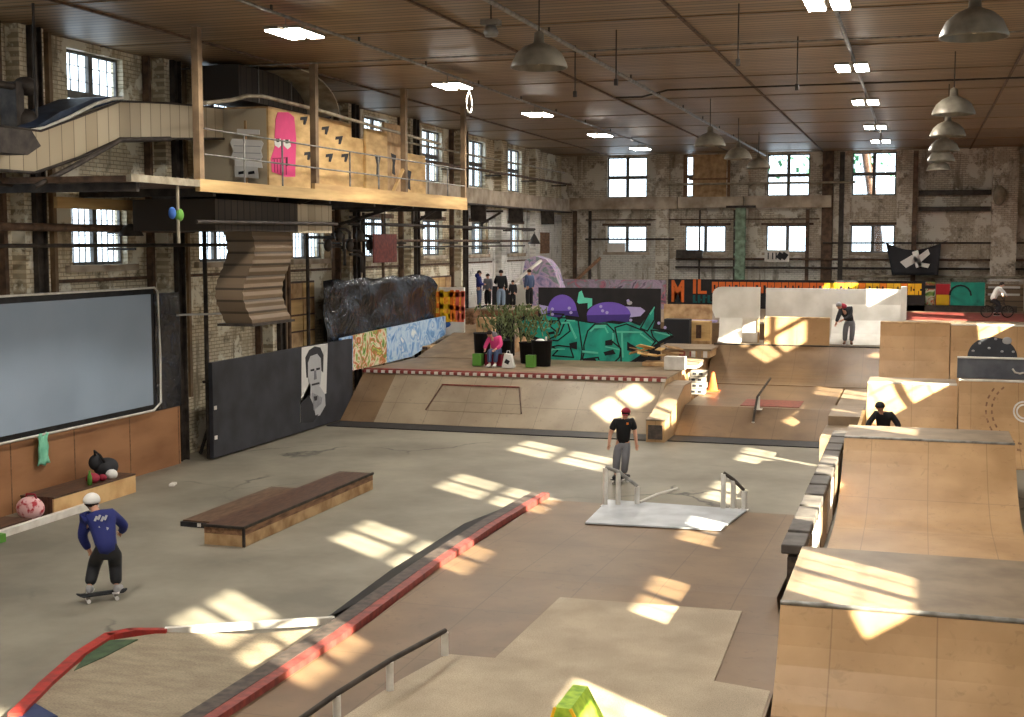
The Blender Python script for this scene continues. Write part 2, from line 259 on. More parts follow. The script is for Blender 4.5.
# ------------------------------------------------------------------ mesh builder
OW = {}
class MB:
    def __init__(s): s.v = []; s.f = []; s.m = []; s.sm = []; s.cur = 0; s.mats = []
    def use(s, name):
        if name not in s.mats: s.mats.append(name)
        s.cur = s.mats.index(name); return s
    def add(s, vs, fs, smooth=False):
        b = len(s.v); s.v += [tuple(v) for v in vs]
        for f in fs: s.f.append([b+i for i in f]); s.m.append(s.cur); s.sm.append(smooth)
        return s
    def box(s, x0, x1, y0, y1, z0, z1):
        v = [(x, y, z) for z in (z0, z1) for y in (y0, y1) for x in (x0, x1)]
        return s.add(v, [(0, 2, 3, 1), (4, 5, 7, 6), (0, 1, 5, 4), (2, 6, 7, 3), (0, 4, 6, 2), (1, 3, 7, 5)])
    def cbox(s, c, size, rz=0, rx=0, ry=0):
        R = Matrix.Rotation(rz, 3, 'Z') @ Matrix.Rotation(ry, 3, 'Y') @ Matrix.Rotation(rx, 3, 'X')
        v = [Vector(c)+R @ Vector((x*size[0]/2, y*size[1]/2, z*size[2]/2)) for z in (-1, 1) for y in (-1, 1) for x in (-1, 1)]
        return s.add(v, [(0, 2, 3, 1), (4, 5, 7, 6), (0, 1, 5, 4), (2, 6, 7, 3), (0, 4, 6, 2), (1, 3, 7, 5)])
    def bar(s, a, b, w=.05, h=None):
        a = Vector(a); b = Vector(b); d = (b-a); h = h or w
        q = d.to_track_quat('Z', 'Y').to_matrix(); L = d.length
        v = [a+q @ Vector((x*w/2, y*h/2, z)) for z in (0, L) for y in (-1, 1) for x in (-1, 1)]
        return s.add(v, [(0, 2, 3, 1), (4, 5, 7, 6), (0, 1, 5, 4), (2, 6, 7, 3), (0, 4, 6, 2), (1, 3, 7, 5)])
    def tube(s, pts, r=.03, n=8, cap=True):
        pts = [Vector(p) for p in pts]; rings = []
        for i, p in enumerate(pts):
            d = (pts[min(i+1, len(pts)-1)]-pts[max(i-1, 0)]).normalized(); q = d.to_track_quat('Z', 'Y').to_matrix()
            rr = r[i] if isinstance(r, (list, tuple)) else r
            rings.append([p+q @ Vector((math.cos(2*PI*k/n)*rr, math.sin(2*PI*k/n)*rr, 0)) for k in range(n)])
        v = [x for R in rings for x in R]; fs = []
        for i in range(len(rings)-1):
            for k in range(n): fs.append((i*n+k, i*n+(k+1) % n, (i+1)*n+(k+1) % n, (i+1)*n+k))
        s.add(v, fs, True)
        if cap:
            s.add(rings[0], [tuple(range(n))[::-1]]); s.add(rings[-1], [tuple(range(n))])
        return s
    def lathe(s, c, prof, n=16, axis='z'):
        v = []; fs = []
        for (r, z) in prof:
            for k in range(n): v.append((c[0]+r*math.cos(2*PI*k/n), c[1]+r*math.sin(2*PI*k/n), c[2]+z))
        for i in range(len(prof)-1):
            for k in range(n): fs.append((i*n+k, i*n+(k+1) % n, (i+1)*n+(k+1) % n, (i+1)*n+k))
        return s.add(v, fs, True)
    def ell(s, c, r, n=12, m=8, rot=None, zmin=-1):
        v = []; fs = []; R = rot or Matrix.Identity(3)
        for i in range(m+1):
            t = -PI/2+PI*i/m; z = max(math.sin(t), zmin)
            for k in range(n):
                v.append(Vector(c)+R @ Vector((r[0]*math.cos(t)*math.cos(2*PI*k/n), r[1]*math.cos(t)*math.sin(2*PI*k/n), r[2]*z)))
        for i in range(m):
            for k in range(n): fs.append((i*n+k, i*n+(k+1) % n, (i+1)*n+(k+1) % n, (i+1)*n+k))
        return s.add(v, fs, True)
    def prism(s, pts, a, b, plane='yz'):
        """closed polygon in `plane`, extruded between a and b along the third axis"""
        def mk(p, t): return {'yz': (t, p[0], p[1]), 'xz': (p[0], t, p[1]), 'xy': (p[0], p[1], t)}[plane]
        n = len(pts); v = [mk(p, a) for p in pts]+[mk(p, b) for p in pts]
        return s.add(v, [tuple(range(n))[::-1], tuple(range(n, 2*n))]+[(i, (i+1) % n, n+(i+1) % n, n+i) for i in range(n)])
    def sheet(s, prof, x0, x1, t=.03, plane='yz'):
        """open profile given thickness t (upwards normal) and extruded"""
        n = len(prof); out = []
        for i, p in enumerate(prof):
            a = prof[max(i-1, 0)]; b = prof[min(i+1, n-1)]; dx, dz = b[0]-a[0], b[1]-a[1]; L = math.hypot(dx, dz) or 1
            nx, nz = -dz/L, dx/L
            if nz < 0: nx, nz = -nx, -nz
            out.append((p[0]+nx*t, p[1]+nz*t))
        v = []
        for X in (x0, x1):
            for p in list(prof)+out: v.append((X, p[0], p[1]) if plane == 'yz' else (p[0], X, p[1]))
        fs = []; N2 = 2*n
        for i in range(n-1):
            fs += [(i, i+1, N2+i+1, N2+i), (n+i, N2+n+i, N2+n+i+1, n+i+1), (i, n+i, n+i+1, i+1), (N2+i, N2+i+1, N2+n+i+1, N2+n+i)]
        fs += [(0, N2, N2+n, n), (n-1, 2*n-1, N2+2*n-1, N2+n-1)]
        return s.add(v, fs)
    def poly3(s, pts, d):
        """planar polygon given in 3D, with thickness vector d"""
        n = len(pts); v = [Vector(p) for p in pts]; v += [p+Vector(d) for p in v]
        return s.add(v, [tuple(range(n))[::-1], tuple(range(n, 2*n))]+[(i, (i+1) % n, n+(i+1) % n, n+i) for i in range(n)])
    def build(s, name, material=None, parent=None, label=None):
        if material: s.mats = [material]+[x for x in s.mats if x != material] if not s.mats else s.mats
        o = D.objects.new(name, D.meshes.new(name)); C.objects.link(o)
        if parent is not None: org = OW[parent.name]
        else:
            xs = [v[0] for v in s.v]; ys = [v[1] for v in s.v]; zs = [v[2] for v in s.v]
            org = Vector(((min(xs)+max(xs))/2, (min(ys)+max(ys))/2, min(zs))); o.location = org
        me = o.data; me.from_pydata([tuple(Vector(v)-org) for v in s.v], [], s.f)
        for x in s.mats: me.materials.append(M[x])
        me.polygons.foreach_set('material_index', s.m); me.polygons.foreach_set('use_smooth', s.sm); me.update()
        OW[o.name] = Vector(org)
        if parent is not None: o.parent = parent
        if label: o['label'] = label
        return o
def one(name, mb, material, label, cat, group=None):
    o = mb.build(name, material); return tag(o, label, cat, group)
def tag(o, label, cat, group=None, kind=None):
    o['label'] = label; o['category'] = cat
    if group: o['group'] = group
    if kind: o['kind'] = kind
    return o
def thing(name, label, cat, loc, group=None):
    o = D.objects.new(name, None); C.objects.link(o); o.location = loc; o.empty_display_size = .2
    OW[o.name] = Vector(loc); return tag(o, label, cat, group)
def struct(name, mb, material):
    o = mb.build(name, material); o['kind'] = 'structure'; return o
def copy_tree(o, parent=None):
    c = o.copy(); C.objects.link(c); c.parent = parent
    OW[c.name] = OW.get(o.name, Vector((0, 0, 0)))
    for ch in [x for x in o.children]: copy_tree(ch, c)
    return c
def dup(root, loc, label, rz=None, group=None, scale=None):
    c = copy_tree(root); c.location = loc; c['label'] = label
    if rz is not None: c.rotation_euler.z = rz
    if group: c['group'] = group
    if scale: c.scale = (scale,)*3
    return c
def bevel(o, w=.02, seg=2):
    m = o.modifiers.new('bevel', 'BEVEL'); m.width = w; m.segments = seg; m.limit_method = 'ANGLE'; return o
def text_mesh(body, size, ext, material, matrix, name, parent=None, bold=0):
    cu = D.curves.new('txt', 'FONT'); cu.body = body; cu.size = size; cu.extrude = ext; cu.offset = bold; cu.align_x = 'LEFT'
    o = D.objects.new('txt', cu); C.objects.link(o); bpy.context.view_layer.update()
    me = D.meshes.new_from_object(o.evaluated_get(bpy.context.evaluated_depsgraph_get())); D.objects.remove(o)
    me.transform(matrix); vs_ = [v.co.copy() for v in me.vertices]; fs = [list(p.vertices) for p in me.polygons]
    mb = MB(); mb.use(material); mb.add(vs_, fs); return mb
ORD = ['first', 'second', 'third', 'fourth', 'fifth', 'sixth', 'seventh', 'eighth', 'ninth', 'tenth', 'eleventh', 'twelfth', 'thirteenth', 'fourteenth', 'fifteenth', 'sixteenth']
# ================================================================== THE HALL
XL, XR, YB, YN, ZC = -19.0, 7.0, 70.0, -8.0, 10.5
s = MB().use('concrete').box(XL-.4, XR+.4, YN-.4, YB+.4, -.3, 0); struct('floor', s, 'concrete')
struct('ceiling', MB().use('ceiling').box(XL-.4, XR+.4, YN-.4, YB+.4, ZC, ZC+.3), 'ceiling')
def wall(name, plane, c0, c1, u0, u1, z0, z1, holes, material):
    """wall slab with rectangular window openings (u0,u1,z0,z1)"""
    mb = MB().use(material)
    us = sorted({u0, u1}|{h[0] for h in holes}|{h[1] for h in holes}); zs = sorted({z0, z1}|{h[2] for h in holes}|{h[3] for h in holes})
    for i in range(len(us)-1):
        j = 0
        while j < len(zs)-1:
            um = (us[i]+us[i+1])/2; k = j
            def hole(jj): zm = (zs[jj]+zs[jj+1])/2; return any(h[0] < um < h[1] and h[2] < zm < h[3] for h in holes)
            if hole(j): j += 1; continue
            while k+1 < len(zs)-1 and not hole(k+1): k += 1
            if plane == 'x': mb.box(c0, c1, us[i], us[i+1], zs[j], zs[k+1])
            else: mb.box(us[i], us[i+1], c0, c1, zs[j], zs[k+1])
            j = k+1
    return struct(name, mb, material)
BAY = 5.67; LY = [27.3+BAY*k for k in range(-6, 7)]; RY = [9.8+5.75*k+(1.5 if k > 4 else 0) for k in range(-3, 9)]; BX = [-15.3, -11.0, -6.67, -2.33]
lo = (5.25, 6.68); up = (8.25, 10.3); hw = 1.12
LH = [(y-hw, y+hw)+q for y in LY for q in (lo, up)]
RH = [(y-1.05, y+1.05, 8.3, 10.3) for y in RY]+[(b_-1.25, b_+1.25, 5.28, 6.72) for b_ in [10.4+5.42*k+(.7 if k < 2 else 0) for k in range(-3, 10)]]
BH = [(x-1.1, x+1.1)+q for x in BX for q in (lo, (8.2, 10.4))]
NH = [(x-1.1, x+1.1)+q for x in BX+[2, -19.6+1.2+1] for q in (lo, (8.2, 10.4))]
wall('wall_left', 'x', XL-.35, XL, YN, YB, 0, ZC, LH, 'brick_cream')
wall('wall_right', 'x', XR, XR+.12, YN, YB, 0, ZC, RH, 'brick_back')
wall('wall_back', 'y', YB, YB+.35, XL-.35, XR+.35, 0, ZC, BH, 'brick_back')
wall('wall_front', 'y', YN-.35, YN, XL-.35, XR+.35, 0, ZC, NH, 'brick_back')
wn = [0]
def window(plane, c, u, z0, z1, w=2.2, cols=3, rows=None, ins=.0, halves=2, cut=None):
    """a pair of steel sashes: outer frame, mullion, transom, thin glazing bars, glass"""
    wn[0] += 1; f = MB().use('window_bar'); g = MB().use('glass')
    if rows is None: rows = 4 if z1-z0 < 1.8 else 6
    def bx(a0, a1, b0, b1, d=.07):
        if plane == 'x': f.box(c-d/2, c+d/2, a0, a1, b0, b1)
        else: f.box(a0, a1, c-d/2, c+d/2, b0, b1)
    a, b = u-w/2, u+w/2
    bx(a, b, z0, z0+.07); bx(a, b, z1-.07, z1); bx(a, a+.07, z0+.07, z1-.07); bx(b-.07, b, z0+.07, z1-.07)
    bx(u-.085, u+.085, z0+.07, z1-.07, .1)
    tall = z1-z0 > 1.8
    if tall: bx(a+.07, b-.07, (z0+z1)/2-.09, (z0+z1)/2+.09, .09)
    for s_ in (-1, 1):
        e0, e1 = (a+.07, u-.1) if s_ < 0 else (u+.1, b-.07)
        for k in range(1, cols): x = e0+(e1-e0)*k/cols; bx(x-.007, x+.007, z0+.07, z1-.07, .03)
    for k in range(1, rows):
        z = z0+(z1-z0)*k/rows
        bx(a+.07, b-.07, z-.007, z+.007, .034)
    o = f.build('window_%d' % wn[0], 'window_bar'); o['kind'] = 'structure'
    if plane == 'x': g.box(c-.006, c+.006, a+.02, b-.02, z0+.02, z1-.02)
    else: g.box(a+.02, b-.02, c-.006, c+.006, z0+.02, z1-.02)
    g.build('pane', 'glass', o)
for (a, b, z0, z1) in LH: window('x', XL-.2, (a+b)/2, z0, z1, b-a, cols=4 if z0 < 7 else 3)
for (a, b, z0, z1) in RH: window('x', XR+.06, (a+b)/2, z0, z1, b-a, cols=2, rows=3 if z0 < 7 else 2)
for (a, b, z0, z1) in BH: window('y', YB+.2, (a+b)/2, z0, z1, b-a, cols=4 if z0 < 7 else 4)
for (a, b, z0, z1) in NH: window('y', YN-.2, (a+b)/2, z0, z1, b-a)
tn = [0]
def trim(mb, m): tn[0] += 1; return struct('trim_%d' % tn[0], mb, m)
# brick piers, sills and lintels on the left wall
for k, y in enumerate(LY):
    p = y+BAY/2
    trim(MB().use('brick_white' if p > 54 else 'brick_cream').box(XL, XL+.35, p-.42, p+.42, 0, 7.3 if p > 54 else ZC), 'brick_cream')
    if p > 54: trim(MB().use('brick_cream').box(XL, XL+.35, p-.42, p+.42, 7.3, ZC), 'brick_cream')
    trim(MB().use('beam_paint').box(XL, XL+.14, y-1.4, y+1.4, lo[0]-.16, lo[0]), 'beam_paint')
    trim(MB().use('steel_rust').box(XL, XL+.08, y-1.35, y+1.35, lo[1]+.0, lo[1]+.16), 'steel_rust')
    trim(MB().use('steel_rust').box(XL, XL+.07, y-1.9, y+1.9, 4.85, 4.93), 'steel_rust')
# white-painted bricks at the far end
trim(MB().use('brick_white').box(XL, XL+.05, 53.0, 58.6, 1.5, 5.2).box(XL, XL+.05, 53, 54.7, 5.2, 7).box(XL, XL+.05, 57.1, 60.4, 5.2, 7).box(XL, XL+.05, 58.6, 69.9, 1.5, 5.2).box(XL, XL+.05, 62.7, 69.9, 5.2, 7).box(XL, XL+.05, 53, 69.9, 6.86, 7.3), 'brick_white')
trim(MB().use('brick_whiteb').box(-17.4, -13.3, YB-.05, YB, 2, 5.25).box(-17.4, -16.5, YB-.05, YB, 5.25, 7).box(-14.1, -13.3, YB-.05, YB, 5.25, 7), 'brick_whiteb')
trim(MB().use('brick_whiteb').box(-13.3, -4.8, YB-.05, YB, 2, 4.9), 'brick_whiteb')
trim(MB().use('white_wall').box(-16.35, -15.38, YB-.08, YB+.1, 5.25, 5.75), 'white_wall')
# the upper part of the back wall: brick piers standing forward
for x0, x1, z0, z1, d, m in [(-13.6, -12.9, 2, 10.5, .5, 'brick_back'), (-9.2, -8.7, 2, 10.5, .4, 'brick_back'), (-4.9, -4.35, 2, 10.5, .35, 'steel_rust'),
                            (-4.3, -3.5, 2, 9.4, .4, 'brick_back'), (-1.15, -.2, 2, 9.4, .4, 'brick_back'), (3.4, 4.6, 2, 10.5, .6, 'brick_back'),
                            (-3.5, -3.4, 6.85, 8.1, .3, 'brick_back')]:
    trim(MB().use(m).box(x0, x1, YB-d, YB, z0, z1), m)
for x in BX:
    trim(MB().use('steel_rust').box(x-1.35, x+1.35, YB-.07, YB, lo[1], lo[1]+.13), 'steel_rust')
    trim(MB().use('beam_paint').box(x-1.3, x+1.3, YB-.12, YB, lo[0]-.14, lo[0]), 'beam_paint')
# plywood closing the second upper window of the back wall
one('window_boarding', MB().use('wood_raw').box(-11.7, -9.9, YB-.06, YB-.01, 8.05, 10.45).use('wood_mid').box(-12.2, -11.98, YB-.06, YB-.01, 8.05, 10.45).box(-9.85, -9.7, YB-.06, YB-.01, 8.0, 10.45).box(-11.9, -9.8, YB-.1, YB-.06, 9.1, 9.2), 'wood_raw',
    'plywood boarding nailed over the second upper window of the back wall', 'boarding')
# ceiling battens running across and along
for k in range(14):
    y = 2+k*5.1; trim(MB().use('ceiling').box(XL, XR, y, y+.04, ZC-.02, ZC), 'ceiling')
for x in (-16.2, -9.6, -4.9, 2.3, 5.2): trim(MB().use('steel_rust').box(x-.03, x+.03, YN, YB, ZC-.05, ZC), 'steel_rust')
# ================================================================== LIGHTS
def fixture(x, y, z, rail):
    t = thing('strip_light', 'x', 'ceiling light', (x, y, z), None)
    f = MB().use('enamel')
    for dx in (-.22, .22): f.box(x+dx-.17, x+dx+.17, y-.62, y+.62, z+.03, z+.09)
    f.box(x-.3, x+.3, y-.05, y+.05, z+.09, z+.13); f.build('housing', 'enamel', t)
    for dx in (-.22, .22):
        MB().use('tube').box(x+dx-.15, x+dx+.15, y-.58, y+.58, z, z+.03).build('tube', 'tube', t)
    for dy in (-.4, .4): MB().use('steel_grey').tube([(x, y+dy, z+.13), (x, y+dy, rail)], .012, 6).build('hanger', 'steel_grey', t)
    ld = D.lights.new('lamp_light', 'AREA'); ld.shape = 'RECTANGLE'; ld.size = .7; ld.size_y = 1.2; ld.energy = LAMP_W; ld.color = (1, .93, .82)
    l = D.objects.new('lamp_light', ld); C.objects.link(l); l.parent = t; l.location = (0, 0, -.03)
    return t
LAMP_W = 340
p = fixture(-12.25, 24.4, 10.0, 10.3)
p['label'] = 'twin-tube strip light nearest to the viewer on the left ceiling track'
p['group'] = 'strip lights on the left ceiling track'
for i, (y, l) in enumerate([(33.8, 'second twin-tube strip light along the left ceiling track, a loop of cable under it'), (42.1, 'third twin-tube strip light from the near end of the left track'),
              (51, 'fourth twin-tube strip light from the near end of the left track'), (58.8, 'twin-tube strip light farthest along the left track near the back wall'), (15, 'twin-tube strip light of the left track out of view above the viewer'), (5, 'twin-tube strip light of the left track behind the viewer')]):
    dup(p, (-12.25, y, 10.0), l)
for i, (y, l) in enumerate([(24.2, 'large bright twin strip light at the top edge, nearest on the right track'), (33.2, 'second strip light along the right ceiling track'), (41.4, 'third strip light along the right ceiling track'),
              (50.4, 'fourth strip light along the right ceiling track'), (57.5, 'fifth and farthest strip light along the right ceiling track'), (14, 'strip light of the right track out of view above the viewer'), (4, 'strip light of the right track behind the viewer')]):
    dup(p, (-1.68, y, 10.0), l, group='strip lights on the right ceiling track')
one('cable_loop', MB().use('white_paint').tube([(-11.9, 34.2, 10.02)]+[(-11.9+.0*math.cos(a), 34.2+.22*math.sin(a), 9.6+.28*math.cos(a)) for a in [k*PI/6 for k in range(13)]], .02, 6), 'white_paint', 'loop of white cable hanging under a left strip light', 'cable')
def track(x, z, y0, y1, r, label, m='steel_grey'):
    t = thing('ceiling_track', label, 'pipe', (x, (y0+y1)/2, z))
    MB().use(m).tube([(x, y0, z), (x, y1, z)], r, 8).build('rail', m, t)
    y = y0+1
    while y < y1: MB().use('steel_dark').box(x-.015, x+.015, y-.03, y+.03, z, ZC-.07).build('bracket', 'steel_dark', t); y += 4.2
track(-12.25, 10.3, YN+1, 60.5, .035, 'pale metal rail carrying the left row of strip lights')
track(-1.68, 10.3, YN+1, 59, .045, 'grey metal rail carrying the right row of strip lights')
track(-7.78, 10.28, YN+1, 69, .05, 'pale conduit along the ceiling beside the left pendant lamps')
# pendant reflectors
def pendant(x, y, z, s=1.0):
    t = thing('pendant_lamp', 'x', 'pendant lamp', (x, y, z))
    pr = [(.50, 0), (.52, .0), (.52, .03), (.50, .10), (.42, .26), (.28, .38), (.14, .44), (.10, .46), (.09, .62), (.05, .66), (0, .66)]
    a = MB().use('enamel').lathe((x, y, z), pr, 24); a.lathe((x, y, z), [(.50, .0), (.47, .10), (.39, .25), (.26, .35), (.1, .4), (0, .4)], 24); a.build('shade', 'enamel', t)
    MB().use('c_cream').ell((x, y, z+.2), (.09, .09, .14), 10, 8).build('bulb', 'c_cream', t)
    MB().use('steel_dark').tube([(x, y, z+.64), (x, y, ZC)], .014, 6).build('cord', 'steel_dark', t)
    return t
pp = pendant(-6.7, 23.1, 8.95)
pp['label'] = 'big grey dome pendant lamp nearest to the viewer in the left row'; pp['group'] = 'dome pendants in the left row'
for y, l in [(43.4, 'second grey dome pendant of the left row, hanging mid-hall'), (50.4, 'third grey dome pendant of the left row'), (57, 'farthest grey dome pendant of the left row, in front of a window')]:
    dup(pp, (-6.7, y, 8.95), l)
for y, l in [(21.7, 'big grey dome pendant lamp at the upper right corner, nearest of the right row'), (34.5, 'second grey dome pendant of the right row'), (41.5, 'third grey dome pendant of the right row'),
             (48.2, 'fourth grey dome pendant of the right row'), (54.2, 'fifth grey dome pendant of the right row'), (61.3, 'sixth and farthest grey dome pendant of the right row')]:
    dup(pp, (.72, y, 8.95), l, group='dome pendants in the right row')
# thin drop rods, a smoke detector and a sprinkler pipe
for i, (px_, py_, L_) in enumerate([(616, 80, 2.1), (797, 85, 1.4), (575, 92, 1.5), (738, 60, 1.2)]):
    x, y = atz(px_, py_, 9.4)
    one('drop_rod', MB().use('steel_dark').tube([(x, y, ZC), (x, y, 9.4)], .015, 6).cbox((x, y, 9.35), (.08, .08, .14)), 'steel_dark',
        'thin dark rod hanging from the ceiling, %s of four from the viewer' % ['third', 'second', 'farthest', 'nearest'][i], 'rod', 'thin rods hanging from the ceiling')
x, y = atz(491, 27, 9.9)
t = thing('speaker_box', 'small grey double box hanging from the ceiling beside the nearest left dome lamp', 'ceiling box', (x, y, 9.8))
MB().use('enamel').cbox((x, y, 9.98), (.35, .25, .1)).build('bracket', 'enamel', t)
MB().use('steel_grey').lathe((x, y, 9.72), [(0, 0), (.12, .0), (.15, .08), (.1, .2), (0, .22)], 12).build('housing', 'steel_grey', t)
MB().use('steel_dark').tube([(x, y, 10.02), (x, y, ZC)], .015, 6).build('rod', 'steel_dark', t)
one('sprinkler_pipe', MB().use('steel_dark').tube([(-9, 39.5, 10.2), (-8.2, 39.5, 10.2), (-7.4, 39.5, 10.38), (6.9, 39.5, 10.38)], .03, 6), 'steel_dark', 'dark pipe with a kink crossing under the ceiling', 'pipe')
one('cross_conduit', MB().use('steel_grey').tube([(XL+.1, 30.9, 10.38), (6.9, 30.9, 10.38)], .02, 6), 'steel_grey', 'thin grey conduit crossing the ceiling from wall to wall', 'pipe')
# ================================================================== RAMPS
def arc(y0, z0, y1, z1, n=10):
    """circular transition: level at (y0,z0), steepening to (y1,z1)"""
    A = 2*math.atan(abs(z1-z0)/abs(y1-y0)); A = min(A, PI*.49)
    return [(y0+(y1-y0)*math.sin(A*k/n)/math.sin(A), z0+(z1-z0)*(1-math.cos(A*k/n))/(1-math.cos(A))) for k in range(n+1)]
def ramp(name, label, cat, x0, x1, prof, deck=None, side='ply', face='ply', deckm='grey_deck', coping=None, base=0.0, back=None, copm='steel_grey', group=None):
    """prof: riding surface from foot to lip (y,z); deck: y where the platform ends; back: profile going down again"""
    yl, zl = prof[-1]; t = thing(name, label, cat, ((x0+x1)/2, (prof[0][0]+yl)/2, base), group)
    poly = list(prof)+([(deck, zl)] if deck is not None else [])
    if back: poly += back[::-1] if False else back
    last = poly[-1]
    body = list(poly)
    if last[1] > base+.001: body.append((last[0], base))
    if prof[0][1] > base+.001: body.append((prof[0][0], base))
    body = [(a, b-.02 if b > base+.03 else b) for a, b in body]
    MB().use(side).prism(body, x0, x1).build('frame', side, t)
    MB().use(face).sheet(prof, x0, x1, .02).build('riding_surface', face, t)
    if back: MB().use(face).sheet(back, x0, x1, .02).build('riding_surface', face, t)
    if deck is not None: MB().use(deckm).box(x0, x1, min(yl, deck), max(yl, deck), zl-.02, zl+.02).build('deck', deckm, t)
    if coping: MB().use(copm).tube([(x0, yl, zl+.02), (x1, yl, zl+.02)], .035, 8).build('coping', copm, t)
    return t
# -- big boxes on the right
b1 = arc(21.6, 0, 19.1, 1.35)[::-1]
ramp('quarter_pipe', 'plywood quarter pipe with brown deck filling the lower right corner', 'ramp', -1.52, 2.15, arc(14.0, 0, 16.0, 1.35), 19.1, back=b1, coping=True)
ramp('quarter_pipe', 'wide plywood quarter pipe facing the viewer behind the lower right box', 'ramp', -1.52, 2.12, arc(26.9, 0, 30.3, 1.35), 32.4, coping=True)
one('flat_bottom', MB().use('ply').box(-1.52, 2.12, 21.6, 26.9, 0, .03), 'ply', 'flat plywood bottom between the two big right quarter pipes', 'ramp')
ramp('quarter_pipe', 'plywood quarter pipe behind the child in black, with a pale lip', 'ramp', -1.3, 1.1, arc(35.4, 0, 38.0, 1.82), 39.6, coping=True, copm='white_paint')
t = ramp('quarter_pipe', 'plywood quarter pipe at the right edge with a round target drawn on it', 'ramp', 1.14, 4.2, arc(35.2, 0, 37.8, 1.98), 38.4, coping=True, copm='white_paint')
g = MB().use('wood_raw')
x, z = 2.82, 1.22
for r in (.16, .24, .8, .95):
    n = 28
    for k in range(n):
        a, b = 2*PI*k/n, 2*PI*(k+.5 if r > .5 else k+1)/n
        def pp3(rr, an):
            zz = z+rr*math.sin(an)*.95; A0 = arc(35.2, 0, 37.8, 1.98, 30); yy = 37.8
            for q in range(30):
                if A0[q][1] <= zz <= A0[q+1][1]: f_ = (zz-A0[q][1])/(A0[q+1][1]-A0[q][1]); yy = A0[q][0]+f_*(A0[q+1][0]-A0[q][0])
            return (x+rr*math.cos(an), yy-.03, zz+.012)
        if pp3(r, a)[2] < .2 or pp3(r, a)[2] > 1.9: continue
        g.use('white_paint' if r < .3 else 'wood_mid').poly3([pp3(r, a), pp3(r+.045, a), pp3(r+.045, b), pp3(r, b)], (0, -.004, .003))
g.build('target_drawing', 'white_paint', t)
t = thing('ramp_extension', 'grey-blue painted vertical panel with a white top edge above the target ramp', 'panel', (2.7, 38.45, 1.98))
bevel(MB().use('grey_panel').box(1.1, 4.3, 38.4, 38.5, 2.0, 2.56).build('panel', 'grey_panel', t), .01)
MB().use('white_paint').box(1.1, 4.3, 38.36, 38.54, 2.56, 2.6).build('top_rail', 'white_paint', t)
g = MB().use('white_paint'); g.tube([(2.55, 38.385, 2.3), (2.62, 38.385, 2.2), (2.75, 38.385, 2.17), (2.85, 38.385, 2.2)], .03, 6); g.build('painted_mark', 'white_paint', t)
for xx in (1.4, 2.6, 3.9): MB().use('wood_raw').bar((xx, 38.5, 2.4), (xx, 38.75, 1.5), .06).build('brace', 'wood_raw', t)
ramp('quarter_pipe', 'tall plywood quarter pipe beside the white wall, curved shade on its right', 'ramp', -1.2, 1.05, arc(43.4, .3, 46.0, 3.05), 47.2, coping=True, copm='wood_raw')
t = ramp('quarter_pipe', 'tall plywood ramp with a dark half disc painted at its top, far right', 'ramp', 1.08, 5.2, arc(43.2, .3, 45.8, 3.03), 47.2, coping=True, copm='white_paint')
g = MB().use('black_panel'); cx, cz, R_ = 2.62, 1.85, .92
def yarc(zz, y0=43.2, y1=45.8, z0=.3, z1=3.03):
    A0 = arc(y0, z0, y1, z1, 40)
    for q in range(40):
        if A0[q][1] <= zz <= A0[q+1][1]: f_ = (zz-A0[q][1])/(A0[q+1][1]-A0[q][1]); return A0[q][0]+f_*(A0[q+1][0]-A0[q][0])
    return y1
cx = (aty(968, 340, 45.5)[0]+aty(1018, 340, 45.5)[0])/2; R_ = (aty(1018, 340, 45.5)[0]-aty(968, 340, 45.5)[0])/2; cz = aty(990, 358, 45.3)[1]
for k in range(12):
    za, zb = cz+R_*k/12*.86, cz+R_*(k+1)/12*.86
    wa, wb = R_*math.sqrt(max(0, 1-(k/12)**2)), R_*math.sqrt(max(0, 1-((k+1)/12)**2))+.001
    g.poly3([(cx-wa, yarc(za)-.03, za), (cx+wa, yarc(za)-.03, za), (cx+wb, yarc(zb)-.03, zb), (cx-wb, yarc(zb)-.03, zb)], (0, -.006, .004))
g.use('c_greyl').ell((cx+.45, yarc(cz+.55)-.05, cz+.55), (.15, .02, .13), 14, 6)
for dx, dz in ((-.6, .2), (-.4, .45), (-.1, .3), (.1, .6), (.3, .2), (.65, .2)): g.ell((cx+dx, yarc(cz+dz)-.045, cz+dz), (.05, .015, .04), 8, 4)
g.build('half_disc', 'black_panel', t)
# studded low wall along the left of the big boxes
t = thing('divider_wall', 'low grey slatted wall running beside the big right-hand ramps, dark gaps in its top', 'divider', (-1.73, 26.8, 0))
MB().use('dark_worn').box(-1.84, -1.64, 20.3, 33.4, 0, .9).build('core', 'dark_worn', t)
n = 12
for k in range(n):
    y0 = 20.3+13.1*k/n; y1 = y0+13.1/n-.17
    bevel(MB().use('cap_grey').box(-1.94, -1.58, y0, y1, .95, 1.1).build('cap_block', 'cap_grey', t), .02)
    MB().use('black_paint').box(-1.8, -1.62, y1, y1+.17, .8, 1.0).build('spacer', 'black_paint', t)
for k in range(7): MB().use('white_paint' if k % 2 else 'grey_deck').box(-1.62, -1.585, 20.5+k*1.85, 20.5+k*1.85+1.5, .05, .92).build('side_board', 'grey_deck' if k % 2 == 0 else 'white_paint', t)
# -- floor-level funbox of brown plywood in the middle
zf = lambda y: 0.03 if y > 28.1 else (.33 if y < 20 else .03+.30*(28.1-y)/8.1)
def on_f(px, py):
    z = .3
    for _ in range(12): x, y = atz(px, py, z); z = .5*z+.5*zf(y)
    return x, y, zf(y)
yF = atz(590, 502, .03)[1]
t = thing('funbox', 'wide brown plywood bank and platform across the middle foreground', 'ramp', (-5, 18, 0))
_L = sorted([on_f(a, b)[:2][::-1] for a, b in [(543, 500), (500, 526), (469, 547), (389, 609), (317, 658), (229, 717)]])

